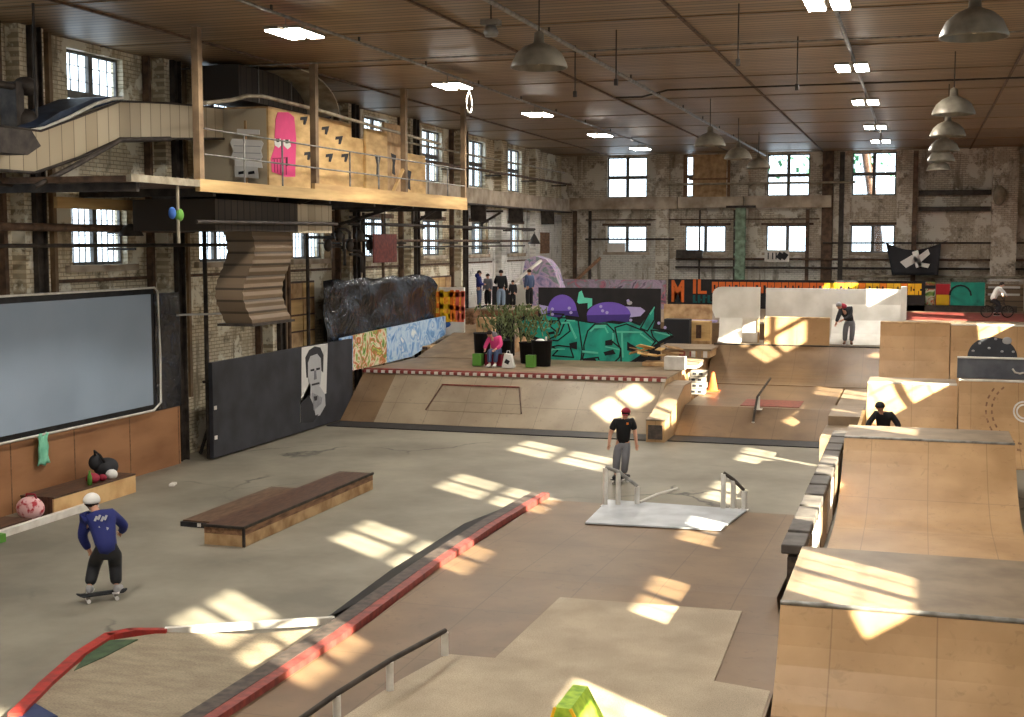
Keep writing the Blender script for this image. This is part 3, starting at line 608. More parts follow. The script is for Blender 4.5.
def xled(y):
    if y <= _L[0][0]: return _L[0][1]+(y-_L[0][0])*(_L[1][1]-_L[0][1])/(_L[1][0]-_L[0][0])
    for (a, b), (c, d) in zip(_L, _L[1:]):
        if y <= c: return b+(d-b)*(y-a)/(c-a)
    return _L[-1][1]
ys = [yF, 20, 17, 12, 4.0]; zs = [0.02, .33, .33, .33, .33]
v = []; f = []
for i in range(5):
    v += [(xled(ys[i]), ys[i], zs[i]), (-1.96 if i < 2 else -1.56, ys[i], zs[i]), (xled(ys[i]), ys[i], -.001), (-1.96 if i < 2 else -1.56, ys[i], -.001)]
for i in range(4):
    a = i*4; b = a+4; f += [(a, a+1, b+1, b), (a, b, b+2, a+2), (a+1, a+3, b+3, b+1)]
f += [(0, 2, 3, 1), (16, 17, 19, 18)]
MB().use('ply_brown').add(v, f).build('platform', 'ply_brown', t)
# pale replaced sheets on the deck
def floor_poly(pix, z0, th, f3=None):
    pts = []
    for (a, b) in pix:
        if f3: pts.append(f3(a, b))
        else: x, y = atz(a, b, z0); pts.append((x, y, z0))
    return pts
z_ = .335
sh = [(560, 598), (742, 612), (714, 682), (770, 692), (762, 717)]
pts = [atz(a, b, z_) for a, b in sh]
pts = pts+[(pts[-1][0], 5.0), (-8, 5.0)]
pts2 = [atz(a, b, z_) for a, b in [(345, 717), (400, 681), (447, 655), (495, 659)]]
pts = pts[:-1]+[(pts2[0][0]-.3, 5.0)]+pts2
one('deck_sheets', MB().use('sheet_light').prism(pts, .332, .35, 'xy'), 'sheet_light', 'pale scratched boards laid over the brown platform in the foreground', 'board')
# steel plate
pl = [(608, 501), (747, 511), (721, 531), (585, 524)]
P4 = []
for a, b in pl: P4.append(on_f(a, b))
g = MB().use('steel_plate'); g.poly3([(p[0], p[1], p[2]+.005) for p in P4], (0, .005, .03))
one('steel_plate', g, 'steel_plate', 'pale metal plate at the far foot of the brown bank', 'metal plate')
# red ledge with black left bank
t = thing('ledge', 'long red-edged kerb running down the left side of the brown platform', 'ledge', (-8, 20, 0))
def strip(mb, m, offs, tops):
    mb.use(m); ys_ = [28.1, 26, 24, 20, 16, 12, 5]
    vv = []; n_ = len(offs)
    for y in ys_:
        zz = max(0, zf(y)-.03)
        for o_, tt in zip(offs, tops): vv.append((xled(y)+o_, y, max(.002, tt(zz))))
    ff = [(i*n_+j, i*n_+j+1, (i+1)*n_+j+1, (i+1)*n_+j) for i in range(len(ys_)-1) for j in range(n_-1)]
    mb.add(vv, ff); return mb
g = MB(); strip(g, 'red_worn', [-.16, .0, .0], [lambda z: z+.12, lambda z: z+.12, lambda z: z-.0]); g.build('red_face', 'red_worn', t)
g = MB(); strip(g, 'dark_worn', [-.42, -.42, -.16, -.16], [lambda z: 0, lambda z: z+.11, lambda z: z+.125, lambda z: z]); g.build('worn_top', 'dark_worn', t)
g = MB().use('black_paint'); yy_ = [28.1, 25, 21, 17.9]; vv = []
for y in yy_: vv += [(xled(y)-.42-.75*min(1, (28.1-y)/4), y, .002), (xled(y)-.42, y, max(.003, zf(y)+.07))]
g.add(vv, [(0, 1, 3, 2), (2, 3, 5, 4), (4, 5, 7, 6)]); g.build('black_bank', 'black_paint', t)
# speckled low ramp, bottom left
zz = .14
A = [atz(a, b, zz) for a, b in [(335, 627), (250, 634), (165, 632), (112, 640), (40, 690), (14, 715)]]
A += [(A[-1][0]+.1, 9), (-8.05, 9), (-8.2, A[0][1]-.2)]
t = thing('low_ramp', 'low speckled wedge ramp with a red curved kerb in the bottom left corner', 'ramp', (-10, 14, 0))
MB().use('streaked').prism(A, 0, zz, 'xy').build('surface', 'streaked', t)
k_ = [atz(a, b, zz) for a, b in [(8, 717), (40, 685), (72, 657), (105, 636), (130, 631), (168, 631)]]
g = MB().use('red_paint')
for i in range(len(k_)-1):
    a, b = k_[i], k_[i+1]; wv = .17 if i < 4 else .12; d = Vector((b[0]-a[0], b[1]-a[1])).normalized(); nrm = Vector((-d.y, d.x))*wv
    g.prism([(a[0], a[1]), (b[0], b[1]), (b[0]-nrm.x, b[1]-nrm.y), (a[0]-nrm.x, a[1]-nrm.y)], .0, zz+.05, 'xy')
g.build('red_kerb', 'red_paint', t)
g = MB().use('green_paint'); q = [atz(a, b, zz) for a, b in [(98, 641), (138, 640), (105, 657), (74, 671)]]; g.prism(q, zz, zz+.012, 'xy'); g.build('green_panel', 'green_paint', t)
g = MB().use('blue_paint'); q = [atz(a, b, zz) for a, b in [(30, 701), (58, 717), (15, 722)]]; g.prism(q, zz, zz+.012, 'xy'); g.build('blue_panel', 'blue_paint', t)
a, b = atz(165, 631, zz), atz(335, 624, zz)
MB().use('white_paint').bar((a[0], a[1], zz), (b[0], b[1], zz+.06), .1, .1).build('white_edge', 'white_paint', t)
# -- flat boxes left
t = thing('grind_box', 'long low grind box with a dark worn top and striped raw timber side', 'box', (-12.6, 24.9, 0))
MB().use('wood_raw').box(-13.0, -12.14, 21.75, 27.88, 0, .22).build('lower_side', 'wood_raw', t)
MB().use('wood_mid').box(-13.0, -12.14, 21.75, 27.88, .22, .36).build('upper_side', 'wood_mid', t)
MB().use('wood_dark').box(-12.99, -12.15, 21.77, 27.86, .36, .39).build('top', 'wood_dark', t)
g = MB().use('steel_dark').box(-12.16, -12.12, 21.73, 27.9, .35, .4).box(-13.02, -12.12, 21.71, 21.75, .35, .4); g.build('steel_edge', 'steel_dark', t)
MB().use('steel_dark').box(-12.17, -12.12, 21.72, 21.76, 0, .35).build('corner_strip', 'steel_dark', t)
t = thing('grind_box', 'shorter and lower dark grind box pushed against the left of the long one', 'box', (-13.75, 25, 0))
MB().use('black_paint').box(-14.3, -13.05, 23.0, 26.9, 0, .1).build('side', 'black_paint', t)
MB().use('wood_low').box(-14.26, -13.06, 23.04, 26.86, .1, .13).build('top', 'wood_low', t)
MB().use('white_paint').box(-13.9, -13.82, 22.985, 23.0, .02, .09).build('sticker', 'white_paint', t)
# -- main bank with checkered lip
t = thing('bank_ramp', 'wide plywood bank ramp across mid-hall with a red and white chequered lip', 'ramp', (-12.5, 39, 0))
MB().use('wood_raw').prism([(38.3, 0), (40.3, 1.48), (51.7, 1.48), (51.7, 0)], -17.78, -7.5).build('frame', 'wood_raw', t)
MB().use('ply_grey').sheet([(38.25, .02), (40.3, 1.5)], -16.6, -7.5, .02).build('riding_surface', 'ply_grey', t)
MB().use('ply_brown').sheet([(38.25, .02), (40.3, 1.5)], -17.78, -16.6, .02).build('riding_surface', 'ply_brown', t)
MB().use('grey_deck').box(-17.78, -7.5, 40.45, 51.7, 1.48, 1.52).build('deck', 'grey_deck', t)
g = MB(); n = 76
for k in range(n): g.use('white_paint' if k % 2 else 'red_worn').box(-17.8+10.3*k/n, -17.8+10.3*(k+1)/n, 40.1, 40.25, 1.43, 1.52)
g.build('chequered_strip', None, t); MB().use('red_worn').box(-17.78, -7.5, 40.2, 40.45, 1.5, 1.56).build('lip', 'red_worn', t)
MB().use('black_paint').box(-17.75, -7.5, 37.15, 38.3, 0, .03).build('steel_foot', 'black_paint', t)
q = lambda x, y, z: (x, y, z)
g = MB().use('ply_grey').add([(-15.0, 38.75, .42), (-11.8, 38.75, .42), (-14.7, 39.5, 1.17), (-12.1, 39.5, 1.17), (-14.7, 39.8, 1.1), (-12.1, 39.8, 1.1), (-15.0, 38.8, .3), (-11.8, 38.8, .3)],
    [(0, 1, 3, 2), (2, 3, 5, 4), (0, 2, 4), (1, 5, 3), (0, 6, 7, 1), (0, 4, 6), (1, 7, 5), (4, 5, 7, 6)]); g.build('raised_wedge', 'ply_grey', t)
MB().use('red_worn').box(-14.72, -12.08, 39.46, 39.52, 1.16, 1.2).build('wedge_edge', 'red_worn', t)
for x0, x1 in ((-15.0, -14.7), (-11.8, -12.1)): MB().use('wood_dark').bar((x0, 38.75, .43), (x1, 39.5, 1.18), .04).build('wedge_side_strip', 'wood_dark', t)
# hubba ledge
t = thing('hubba_ledge', 'sloping plywood ledge with a grey top at the right end of the chequered bank', 'ledge', (-7.2, 39.4, 0))
hp = [(37.0, 0), (37.0, .62), (37.9, .7), (40.2, 1.3), (41.6, 1.3), (41.6, 0)]
MB().use('ply').prism(hp, -7.46, -6.92).build('body', 'ply', t)
MB().use('grey_deck').sheet([(36.98, .62), (37.9, .7), (40.2, 1.3), (41.62, 1.3)], -7.47, -6.9, .04).build('top', 'grey_deck', t)
MB().use('dark_worn').box(-7.4, -6.98, 36.97, 37.0, .08, .5).build('end_panel', 'dark_worn', t)
# second bank and plateau
t = thing('bank_ramp', 'brown plywood bank and raised flat to the right of the red-capped skater', 'ramp', (-4, 42, 0))
poly = [(38.35, 0), (40.2, .68), (46.55, .68), (46.55, 0)]
MB().use('wood_raw').prism(poly, -6.88, -2.4).build('frame', 'wood_raw', t)
MB().use('ply_brown').sheet([(38.3, .02), (40.2, .7), (46.55, .7)], -6.88, -2.4, .02).build('riding_surface', 'ply_brown', t)
MB().use('black_paint').box(-6.88, -2.4, 37.25, 38.35, 0, .03).build('steel_foot', 'black_paint', t)
MB().use('red_worn').box(-5.2, -3.4, 40.5, 42.2, .72, .735).build('worn_patch', 'red_worn', t)
t = ramp('quarter_pipe', 'brown quarter pipe below the tall white wall, a square extension at its centre left', 'ramp', -7.4, -1.22, arc(46.6, .72, 49.6, 1.9), 52.2, face='ply_brown', side='wood_raw', coping=True, copm='steel_dark')
x0, z1 = aty(765, 318, 49.7); x1, _ = aty(830, 318, 49.7)
MB().use('ply').box(x0, x1, 49.62, 49.72, 1.9, z1).build('extension', 'ply', t)
MB().use('wood_raw').box(x0, x1, 49.6, 49.95, z1, z1+.05).build('extension_cap', 'wood_raw', t)
# tall white walls
x0, zt = aty(765, 288, 51.8); x1, _ = aty(901, 290, 51.8)
t = thing('white_wall_ramp', 'tall white painted wall of the ramp behind the person in the dark jacket', 'ramp wall', ((x0+x1)/2, 52, 1.9))
bevel(MB().use('white_wall').box(x0+.04, x1, 51.8, 51.95, 1.92, zt).build('panel', 'white_wall', t), .02)
MB().use('white_wall').box(x1, x1+.22, 51.7, 52.2, 1.0, zt+.1).build('end_post', 'white_wall', t)
MB().use('white_wall').prism([(51.8, 1.92), (50.4, 1.95), (51.2, 2.3), (51.6, 2.8), (51.8, 3.4)], x0+2.6, x1).build('curved_foot', 'white_wall', t)
for k in range(5): MB().use('wood_raw').bar((x0+.6+k*1.1, 51.95, zt-.3), (x0+.6+k*1.1, 52.8, 1.92), .08).build('brace', 'wood_raw', t)
xa, _ = aty(712, 300, 50.6)
t = thing('white_wall_ramp', 'narrower white wall with a rounded top corner left of the long white wall', 'ramp wall', (xa+.9, 50.8, 1.9))
xb = x0+.0; zt2 = aty(740, 287, 50.7)[1]; zm = aty(740, 318, 50.7)[1]
pl_ = [(xa+.12, zm), (xb-.06, zm), (xb-.06, zt2), (xa+.35, zt2)]+[(xa+.35-.35*math.sin(a), zt2-.3+.3*math.cos(a)) for a in [PI/8*k for k in range(1, 5)]]+[(xa, zm+.3)]
MB().use('white_wall').prism(pl_, 50.7, 50.82, 'xz').build('upper_panel', 'white_wall', t)
MB().use('white_wall').box(xa+.4, xb-.1, 50.9, 51.0, 1.92, zm).build('lower_panel', 'white_wall', t)
for xx in (xa+.42, xa+1.0, xb-.12): MB().use('wood_raw').box(xx-.03, xx+.03, 50.83, 50.9, 1.92, zm).build('stud', 'wood_raw', t)
MB().use('white_wall').sheet([(50.1, 1.93), (50.5, 2.1), (50.7, zm)], xa+.3, xb-.7, .03).build('curved_foot', 'white_wall', t)
# grey step box between the second bank and the quarter pipes
t = thing('step_box', 'small stepped grey box in stripes of sun beside the child in black', 'box', (-1.85, 37.5, 0))
MB().use('grey_deck').box(-2.33, -1.42, 40.2, 46.5, 0, .72).build('rear_step', 'grey_deck', t)
MB().use('grey_deck').box(-2.35, -1.42, 34.4, 36.9, 0, .72).build('lower_step', 'grey_deck', t)
MB().use('grey_deck').box(-2.3, -1.42, 36.9, 39.4, 0, .98).build('upper_step', 'grey_deck', t)
MB().use('ply_yellow').box(-1.42, -1.33, 34.4, 38, 0, 1.05).build('side_board', 'ply_yellow', t)  # added board, its yellow standing in for the sunlit side of the ramp beside
# raised back floor
t = thing('raised_deck', 'raised grey deck along the back wall where the group stands', 'platform', (-6, 62, 0))
MB().use('ply_brown').box(XL+.36, XR, 54.0, YB, 0, 2.42).build('frame', 'ply_brown', t)
MB().use('grey_deck').box(XL+.36, XR, 54.0, YB, 2.42, 2.46).build('deck', 'grey_deck', t)
x0, y0 = atz(905, 318, 2.31)
one('red_floor_sheet', MB().use('red_worn').box(-.5, XR-.3, 58.5, 64.5, 2.46, 2.49), 'red_worn', 'reddish painted floor sheet under the cyclist at the back right', 'board')
g = MB().use('white_paint')
for k in range(9): g.box(-.4+k*.38, -.4+k*.38+.3, 55.2+.1*math.sin(k), 55.5+.15*math.sin(k*2), 2.46, 2.58)
one('rubble', g, 'white_paint', 'row of loose white scraps at the edge of the raised deck', 'scraps'); D.objects['rubble']['kind'] = 'stuff'
# small ramp up at the left of the deck
t = thing('bank_ramp', 'grey bank rising at the far left of the chequered deck, beside the blue mural', 'ramp', (-16.4, 50, 1.52))
MB().use('wood_raw').prism([(45, 1.52), (50.8, 2.44), (54, 2.44), (54, 1.52)], -17.75, -14.9).build('frame', 'wood_raw', t)
MB().use('grey_deck').sheet([(45, 1.52), (50.8, 2.46), (53.98, 2.46)], -17.75, -14.9, .02).build('riding_surface', 'grey_deck', t)

# ================================================================== RAILS
t = thing('grind_rail', 'low dark-topped grind rail with three worn white posts in the foreground', 'rail', (-5.8, 14, .352))
b1_ = atz(445, 655, .352); b2_ = atz(390, 690, .352); b3_ = atz(337, 719, .352)
def ztop(b, py): # height so that the post top meets the photographed rail
    d = math.hypot(b[0], b[1]); return .352
hh = [.36, .42, .30]
pts = [(b1_[0], b1_[1]+.05, .93), (b2_[0], b2_[1], .97), (b3_[0], b3_[1], .8), (b3_[0]-.1, b3_[1]-.7, .6)]
pts = [(b1_[0], b1_[1], .352+.33), (b2_[0], b2_[1], .352+.37), (b3_[0], b3_[1], .352+.3), (b3_[0]-.3, b3_[1]-1.0, .352+.1)]
MB().use('steel_dark').tube(pts, .035, 8).build('rail_tube', 'steel_dark', t)
for p_ in pts[:3]:
    MB().use('white_paint').tube([(p_[0], p_[1], .352), (p_[0], p_[1], p_[2]-.02)], .05, 8).build('post', 'white_paint', t)
def rail(label, px, m, rm):
    """px: list of (x px, base y px, top y px) posts"""
    P = [(atz(a, b, .08), b-c, (a, b)) for a, b, c in px]
    t = thing('grind_rail', label, 'rail', (P[1][0][0], P[1][0][1], .08), 'metal rails on the steel plate')
    tops = []
    for (p_, hpx, _) in P:
        h_ = hpx*p_[1]/F*1.0; tops.append((p_[0], p_[1], .08+h_))
        MB().use(m).tube([(p_[0], p_[1], .05), (p_[0], p_[1], .08+h_-.02)], .055, 8).build('post', m, t)
        MB().use(m).box(p_[0]-.09, p_[0]+.09, p_[1]-.09, p_[1]+.09, .05, .07).build('foot_plate', m, t)
    MB().use(rm).tube(tops, .04, 8).build('rail_tube', rm, t)
    return t, tops
t, tp = rail('pale metal rail with three stepped posts under the red-capped skater', [(605, 505, 465), (618, 505, 470), (637, 504, 485)], 'white_paint', 'steel_grey')
MB().use('white_paint').tube([(tp[-1][0]+.03, tp[-1][1]+.1, .1), (tp[-1][0]+.25, tp[-1][1]+1.0, .12), (tp[-1][0]+.55, tp[-1][1]+1.9, .1)], .035, 8).build('run_out', 'steel_grey', t)
rail('dark-topped rail with three white posts at the right end of the metal plate', [(723, 508, 472), (733, 508, 479), (744, 509, 490)], 'white_paint', 'steel_dark')
t = thing('grind_rail', 'rail bending down the brown bank at its far top edge', 'rail', (-4, 40, 0))
a = atz(753, 434, .03); b = atz(757, 412, .66); c = atz(766, 393, .72)
MB().use('steel_dark').tube([(a[0], a[1], .40), (b[0], b[1], 1.12), (c[0]+.05, c[1]+.8, 1.14)], .035, 8).build('rail_tube', 'steel_dark', t)
for p_, zb, zt_ in ((a, .05, .4), ((b[0], b[1]+.3), .7, 1.1)):
    MB().use('white_paint').tube([(p_[0], p_[1], zb), (p_[0], p_[1], zt_)], .05, 8).build('post', 'white_paint', t)
    MB().use('white_paint').box(p_[0]-.12, p_[0]+.12, p_[1]-.12, p_[1]+.12, zb, zb+.02).build('foot_plate', 'white_paint', t)
# green little A-frame kicker
cx, cy = atz(592, 717, .36); cy = 13.35
t = thing('kicker_box', 'small lime green tent-shaped obstacle at the bottom edge', 'obstacle', (cx, cy, .355))
MB().use('lime').prism([(cx-.3, .36), (cx+.3, .36), (cx+.03, .84), (cx-.14, .84)], cy-.3, cy+.45, 'xz').build('shell', 'lime', t)
MB().use('green_paint').prism([(cx-.05, .38), (cx+.14, .38), (cx+.03, .60)], cy-.31, cy-.3, 'xz').build('end_panel', 'green_paint', t)
g = MB().use('c_yellow'); g.bar((cx-.3, cy-.31, .36), (cx-.14, cy-.31, .84), .03).bar((cx+.3, cy-.31, .36), (cx+.03, cy-.31, .84), .03); g.build('yellow_edge', 'c_yellow', t)
# ================================================================== LEFT WALL, PLATFORM, DUCTS, PIPES
def YZ(x, *pix): return [atx(a, b, x) for a, b in pix]
# plywood wainscot and grey projection board near the viewer
t = thing('plywood_wainscot', 'reddish brown plywood boarding along the foot of the left wall', 'boarding', (-18.55, 20, 0))
MB().use('ply_red').box(-18.48, -18.4, 10, 29.7, 0, 1.52).build('sheets', 'ply_red', t)
for k in range(9): MB().use('wood_mid').box(-18.4, -18.393, 12+k*2.2, 12.03+k*2.2, 0, 1.52).build('joint_strip', 'wood_mid', t)
t = thing('grey_board', 'big flat grey board in a black frame on the left wall', 'board', (-18.5, 21, 1.55))
MB().use('grey_screen').box(-18.4, -18.32, 12.0, 28.35, 1.72, 4.5).build('panel', 'grey_screen', t)
MB().use('black_paint').box(-18.48, -18.4, 11.9, 28.6, 1.53, 4.64).build('black_frame', 'black_paint', t)
MB().use('tarp').box(-18.48, -18.38, 28.6, 29.75, 1.53, 4.5).build('black_sheeting', 'tarp', t)
g = MB().use('white_paint').tube([(-18.3, 12, 4.68), (-18.3, 28.5, 4.66), (-18.28, 28.6, 4.55), (-18.26, 28.62, 3), (-18.26, 28.6, 1.75), (-18.28, 28.3, 1.58), (-18.28, 12, 1.6)], .03, 6); g.build('white_edge_pipe', 'white_paint', t)
# mint towel
g = MB().use('mint'); y0, z0 = atx(42, 434, -18.3); n = 8; P_ = []
for i in range(n+1):
    for j in range(6):
        wv = .18*(1-.12*math.sin(i*1.3)); P_.append((-18.3+.05*math.sin(j*2.1+i*.4), y0-wv+2*wv*j/5, z0-.68*i/n+.03*math.sin(j*1.7)))
g.add(P_, [(i*6+j, i*6+j+1, (i+1)*6+j+1, (i+1)*6+j) for i in range(n) for j in range(5)], True)
o = one('towel', g, 'mint', 'mint green cloth hanging from the lower edge of the grey board', 'towel'); m = o.modifiers.new('thick', 'SOLIDIFY'); m.thickness = .04
# bench and bags
t = thing('bench_box', 'low bench box with a raw pine front standing against the plywood boarding', 'bench', (-17.7, 25, 0))
MB().use('bench_wood').box(-17.3, -17.26, 22.9, 25.9, 0, .4).build('front_board', 'bench_wood', t)
MB().use('wood_dark').box(-18.1, -17.26, 22.9, 25.9, .4, .44).build('top', 'wood_dark', t)
MB().use('wood_dark').box(-18.1, -17.3, 22.92, 25.88, 0, .4).build('carcass', 'wood_dark', t)
o = one('tote_bag', MB().use('pinkbag').ell((-17.62, 22.6, .25), (.32, .22, .25), 14, 10), 'pinkbag', 'pink and white bag on the floor at the near end of the pine bench', 'bag')
MB().use('c_maroon').tube([(-17.75, 22.6, .42), (-17.7, 22.6, .55), (-17.5, 22.6, .55), (-17.45, 22.6, .42)], .02, 6).build('handle', 'c_maroon', o)
t = thing('backpack', 'black backpack slumped on the far end of the pine bench', 'bag', (-17.7, 25.9, .44))
MB().use('c_charcoal').ell((-17.7, 25.4, .65), (.26, .32, .22), 14, 10).ell((-17.8, 25.15, .8), (.14, .2, .18), 12, 8).build('body', 'c_charcoal', t)
MB().use('c_black').tube([(-17.8, 25.15, .85), (-17.75, 25.05, 1.08), (-17.65, 25.1, .98), (-17.6, 25.2, .8)], .03, 6).build('strap', 'c_black', t)
one('helmet', MB().use('c_white').ell((-17.42, 25.2, .53), (.13, .15, .12), 14, 8), 'c_white', 'small white helmet in front of the black backpack', 'helmet')
one('folded_clothes', MB().use('c_maroon').ell((-17.5, 24.6, .54), (.15, .18, .12), 12, 8).ell((-17.42, 24.85, .52), (.1, .1, .08), 10, 6), 'c_maroon', 'dark red bundle of clothes on the pine bench', 'clothes')
one('drink_bottle', MB().use('c_green').lathe((-17.4, 24.35, .44), [(0, 0), (.05, 0), (.05, .2), (.02, .27), (.02, .32), (0, .32)], 12), 'c_green', 'green bottle standing on the pine bench', 'bottle')
t = thing('curb', 'white-edged low kerb box on the floor at the left edge, dark top', 'kerb', (-17.4, 22.6, 0))
MB().use('wood_dark').box(-17.95, -17.28, 18.5, 22.2, 0, .14).build('slab', 'wood_dark', t)
MB().use('white_paint').box(-17.2, -17.07, 18.6, 24.2, 0, .14).build('white_edge', 'white_paint', t)
x_, y_ = atz(12, 524, .1)
one('green_crate', bevel and MB().use('c_green').box(-17.1, -16.8, 20.4, 20.8, 0, .16), 'c_green', 'small green box by the near end of the white-edged kerb', 'box')
one('floor_scrap', MB().use('white_paint').cbox((-16.9, 26.9, .03), (.12, .3, .05), .3), 'white_paint', 'white offcut on the floor beyond the pine bench', 'scrap')
# black panel with portrait
t = thing('painted_board', 'long black painted board standing on the floor with a painted portrait', 'board', (-17.8, 35, 0))
bevel(MB().use('black_panel').box(-17.92, -17.8, 30.35, 39.3, .05, 2.62).build('panel', 'black_panel', t), .01)
for yy in (31, 34, 37): MB().use('steel_dark').bar((-17.92, yy, 1.9), (-18.6, yy, .05), .07).build('brace', 'steel_dark', t)
for zz in (.55, 1.35): MB().use('white_paint').box(-17.8, -17.78, 30.4, 30.52, zz, zz+.1).build('sticker', 'white_paint', t)
# portrait of a bearded man, painted in black and white (generic face)
g = MB(); xP = -17.795
def pp(pix, m, d):
    g.use(m).poly3([(xP+d*.006, )+atx(290+a/7.96, 340+b/7.96, xP) for a, b in pix], (.005, 0, 0))
pp([(92, 60), (300, 25), (288, 425), (80, 500), (80, 655), (90, 660)], 'c_softwhite', 0)
pp([(130, 300), (120, 140), (150, 80), (195, 50), (240, 60), (265, 120), (262, 260), (245, 240), (240, 140), (215, 110), (160, 130), (140, 180), (140, 300)], 'c_charcoal', 1)
pp([(140, 180), (165, 130), (215, 112), (242, 145), (248, 250), (240, 350), (215, 390), (170, 390), (145, 330)], 'c_greyl', 1.2)
pp([(160, 235), (190, 228), (190, 245), (162, 250)], 'c_charcoal', 2); pp([(205, 225), (235, 218), (236, 234), (208, 242)], 'c_charcoal', 2)
pp([(190, 245), (204, 240), (210, 310), (188, 318)], 'c_grey', 2); pp([(170, 350), (230, 335), (232, 350), (172, 365)], 'c_charcoal', 2)
pp([(160, 380), (235, 370), (275, 430), (280, 520), (235, 600), (190, 610), (165, 500)], 'c_greyl', 1.4)
pp([(80, 500), (150, 440), (185, 520), (200, 600), (225, 590), (180, 655), (82, 660)], 'c_charcoal', 1.6)
for i in range(7): pp([(175+i*12, 420+i*6), (181+i*12, 420+i*6), (190+i*9, 560-i*8), (184+i*9, 560-i*8)], 'c_grey', 2)
pp([(185, 450), (215, 445), (210, 480), (190, 485)], 'c_charcoal', 2.4)
g.build('portrait_painting', None, t)
# far black sheeting
g = MB().use('tarp'); n1, n2 = 24, 8; V = []
for i in range(n1+1):
    for j in range(n2+1):
        y = 38.2+10.2*i/n1; z = 2.4+(2.15-.5*max(0, (i-n1+3)/3)**2)*j/n2+(.04*math.sin(i*1.1) if j == n2 else 0)
        V.append((-18.25+.06*math.sin(i*1.1+j*.8)+.05*math.sin(j*1.3-i*.7), y, z))
g.add(V, [(i*(n2+1)+j, (i+1)*(n2+1)+j, (i+1)*(n2+1)+j+1, i*(n2+1)+j+1) for i in range(n1) for j in range(n2)], True)
o = one('black_tarpaulin', g, 'tarp', 'wrinkled shiny black sheeting hung on the left wall beyond the portrait board', 'tarpaulin'); m = o.modifiers.new('thick', 'SOLIDIFY'); m.thickness = .03
# blue mural
t = thing('mural_board', 'pale blue mural board with a green and orange plant at its near end', 'mural', (-18.1, 43.5, 1.5))
def mural_seg(y0, y1, b0, b1, t0, t1, m, nm):
    MB().use(m).add([(-18.15, y0, b0), (-18.15, y1, b1), (-18.15, y1, t1), (-18.15, y0, t0), (-18.05, y0, b0), (-18.05, y1, b1), (-18.05, y1, t1), (-18.05, y0, t0)],
        [(0, 1, 2, 3), (7, 6, 5, 4), (0, 4, 5, 1), (3, 2, 6, 7), (1, 5, 6, 2), (0, 3, 7, 4)]).build(nm, m, t)
mural_seg(39.0, 39.9, 1.45, 1.52, 2.65, 2.67, 'mural_blue', 'pale_sheet'); mural_seg(39.9, 42.8, 1.5, 1.5, 2.67, 2.74, 'mural_green', 'leafy_sheet'); mural_seg(42.8, 45.2, 1.5, 1.52, 2.74, 2.78, 'mural_blue', 'blue_sheet'); mural_seg(45.2, 48.9, 1.52, 2.12, 2.78, 2.85, 'mural_blue', 'blue_sheet')
# orange lettering board
YO = 49.0
xa, za = aty(428, 287, YO); xb, zb = aty(467, 336, YO); xa = max(xa, -18.4)
t = thing('mural_board', 'white board with dripping orange and yellow lettering beside the pallets', 'mural', ((xa+xb)/2, YO, 2.0))
bevel(MB().use('white_wall').box(xa, xb-.1, YO, YO+.1, 2.05, za).build('board', 'white_wall', t), .02)
g = MB()
for i, (a, b, m) in enumerate([(0, 12, 'c_orangeg'), (9, 22, 'c_yellow'), (20, 30, 'c_orangeg'), (26, 36, 'c_salmon')]):
    for (u0, u1, v0, v1) in ((a, a+4, 0, 30), (b-4, b, 1, 29), (a, b, 2, 7), (a, b, 13+i, 18+i), (a+2, b-1, 23, 29+(i % 2)*3)):
        p0 = aty(432+u0*.92, 290+v0, YO); p1 = aty(432+u1*.92, 290+v1, YO); g.use(m).box(min(p0[0], p1[0]), max(p0[0], p1[0]), YO-.035-.004*i, YO-.015, min(p0[1], p1[1]), max(p0[1], p1[1]))
p0 = aty(431, 290, YO); p1 = aty(464, 322, YO); g.use('mural_orange').box(p0[0]+.1, p1[0], YO-.015, YO-.002, p1[1], p0[1]-.05)
g.use('c_blue').ell(((p0[0]+p1[0])/2-.3, YO-.01, p1[1]-.1), (.45, .02, .18), 12, 6).ell((p0[0]+.12, YO-.01, p1[1]+.5), (.1, .02, .45), 10, 6)
g.build('lettering', None, t)
# -- steel columns in front of the piers
sc0 = None
for k in range(2, len(LY)-1):
    y = LY[k]+BAY/2
    if y > 54: continue
    g = MB().use('steel_dark').box(XL+.36, XL+.49, y-.18, y-.14, 0, ZC-.01).box(XL+.36, XL+.49, y+.14, y+.18, 0, ZC-.01).box(XL+.36, XL+.40, y-.14, y+.14, 0, ZC-.01)
    vis = k-5
    one('steel_column', g, 'steel_dark', ('dark steel column against the left wall, %s pier from the near edge of the view' % ORD[max(0, vis+1)]) if vis >= 0 else 'dark steel column against the left wall, out of view, pier number %s behind' % ORD[k], 'column', 'dark steel columns along the left wall')
    # thinner brown uprights either side
    if vis >= 0:
        for s_ in (-1.0, 1.0):
            if abs(y+s_-28.5) < 2.2 and False: continue
            one('wall_upright', MB().use('steel_rust' if s_ < 0 else 'post_tan').box(XL+.02, XL+.2, y+s_*.85-.06, y+s_*.85+.06, 1.6, ZC), 'steel_rust',
                'thin %s upright on the %s side of the %s left-wall pier' % ('rusty' if s_ < 0 else 'tan', 'near' if s_ < 0 else 'far', ORD[vis+1]), 'wall upright', 'thin uprights on the left wall')
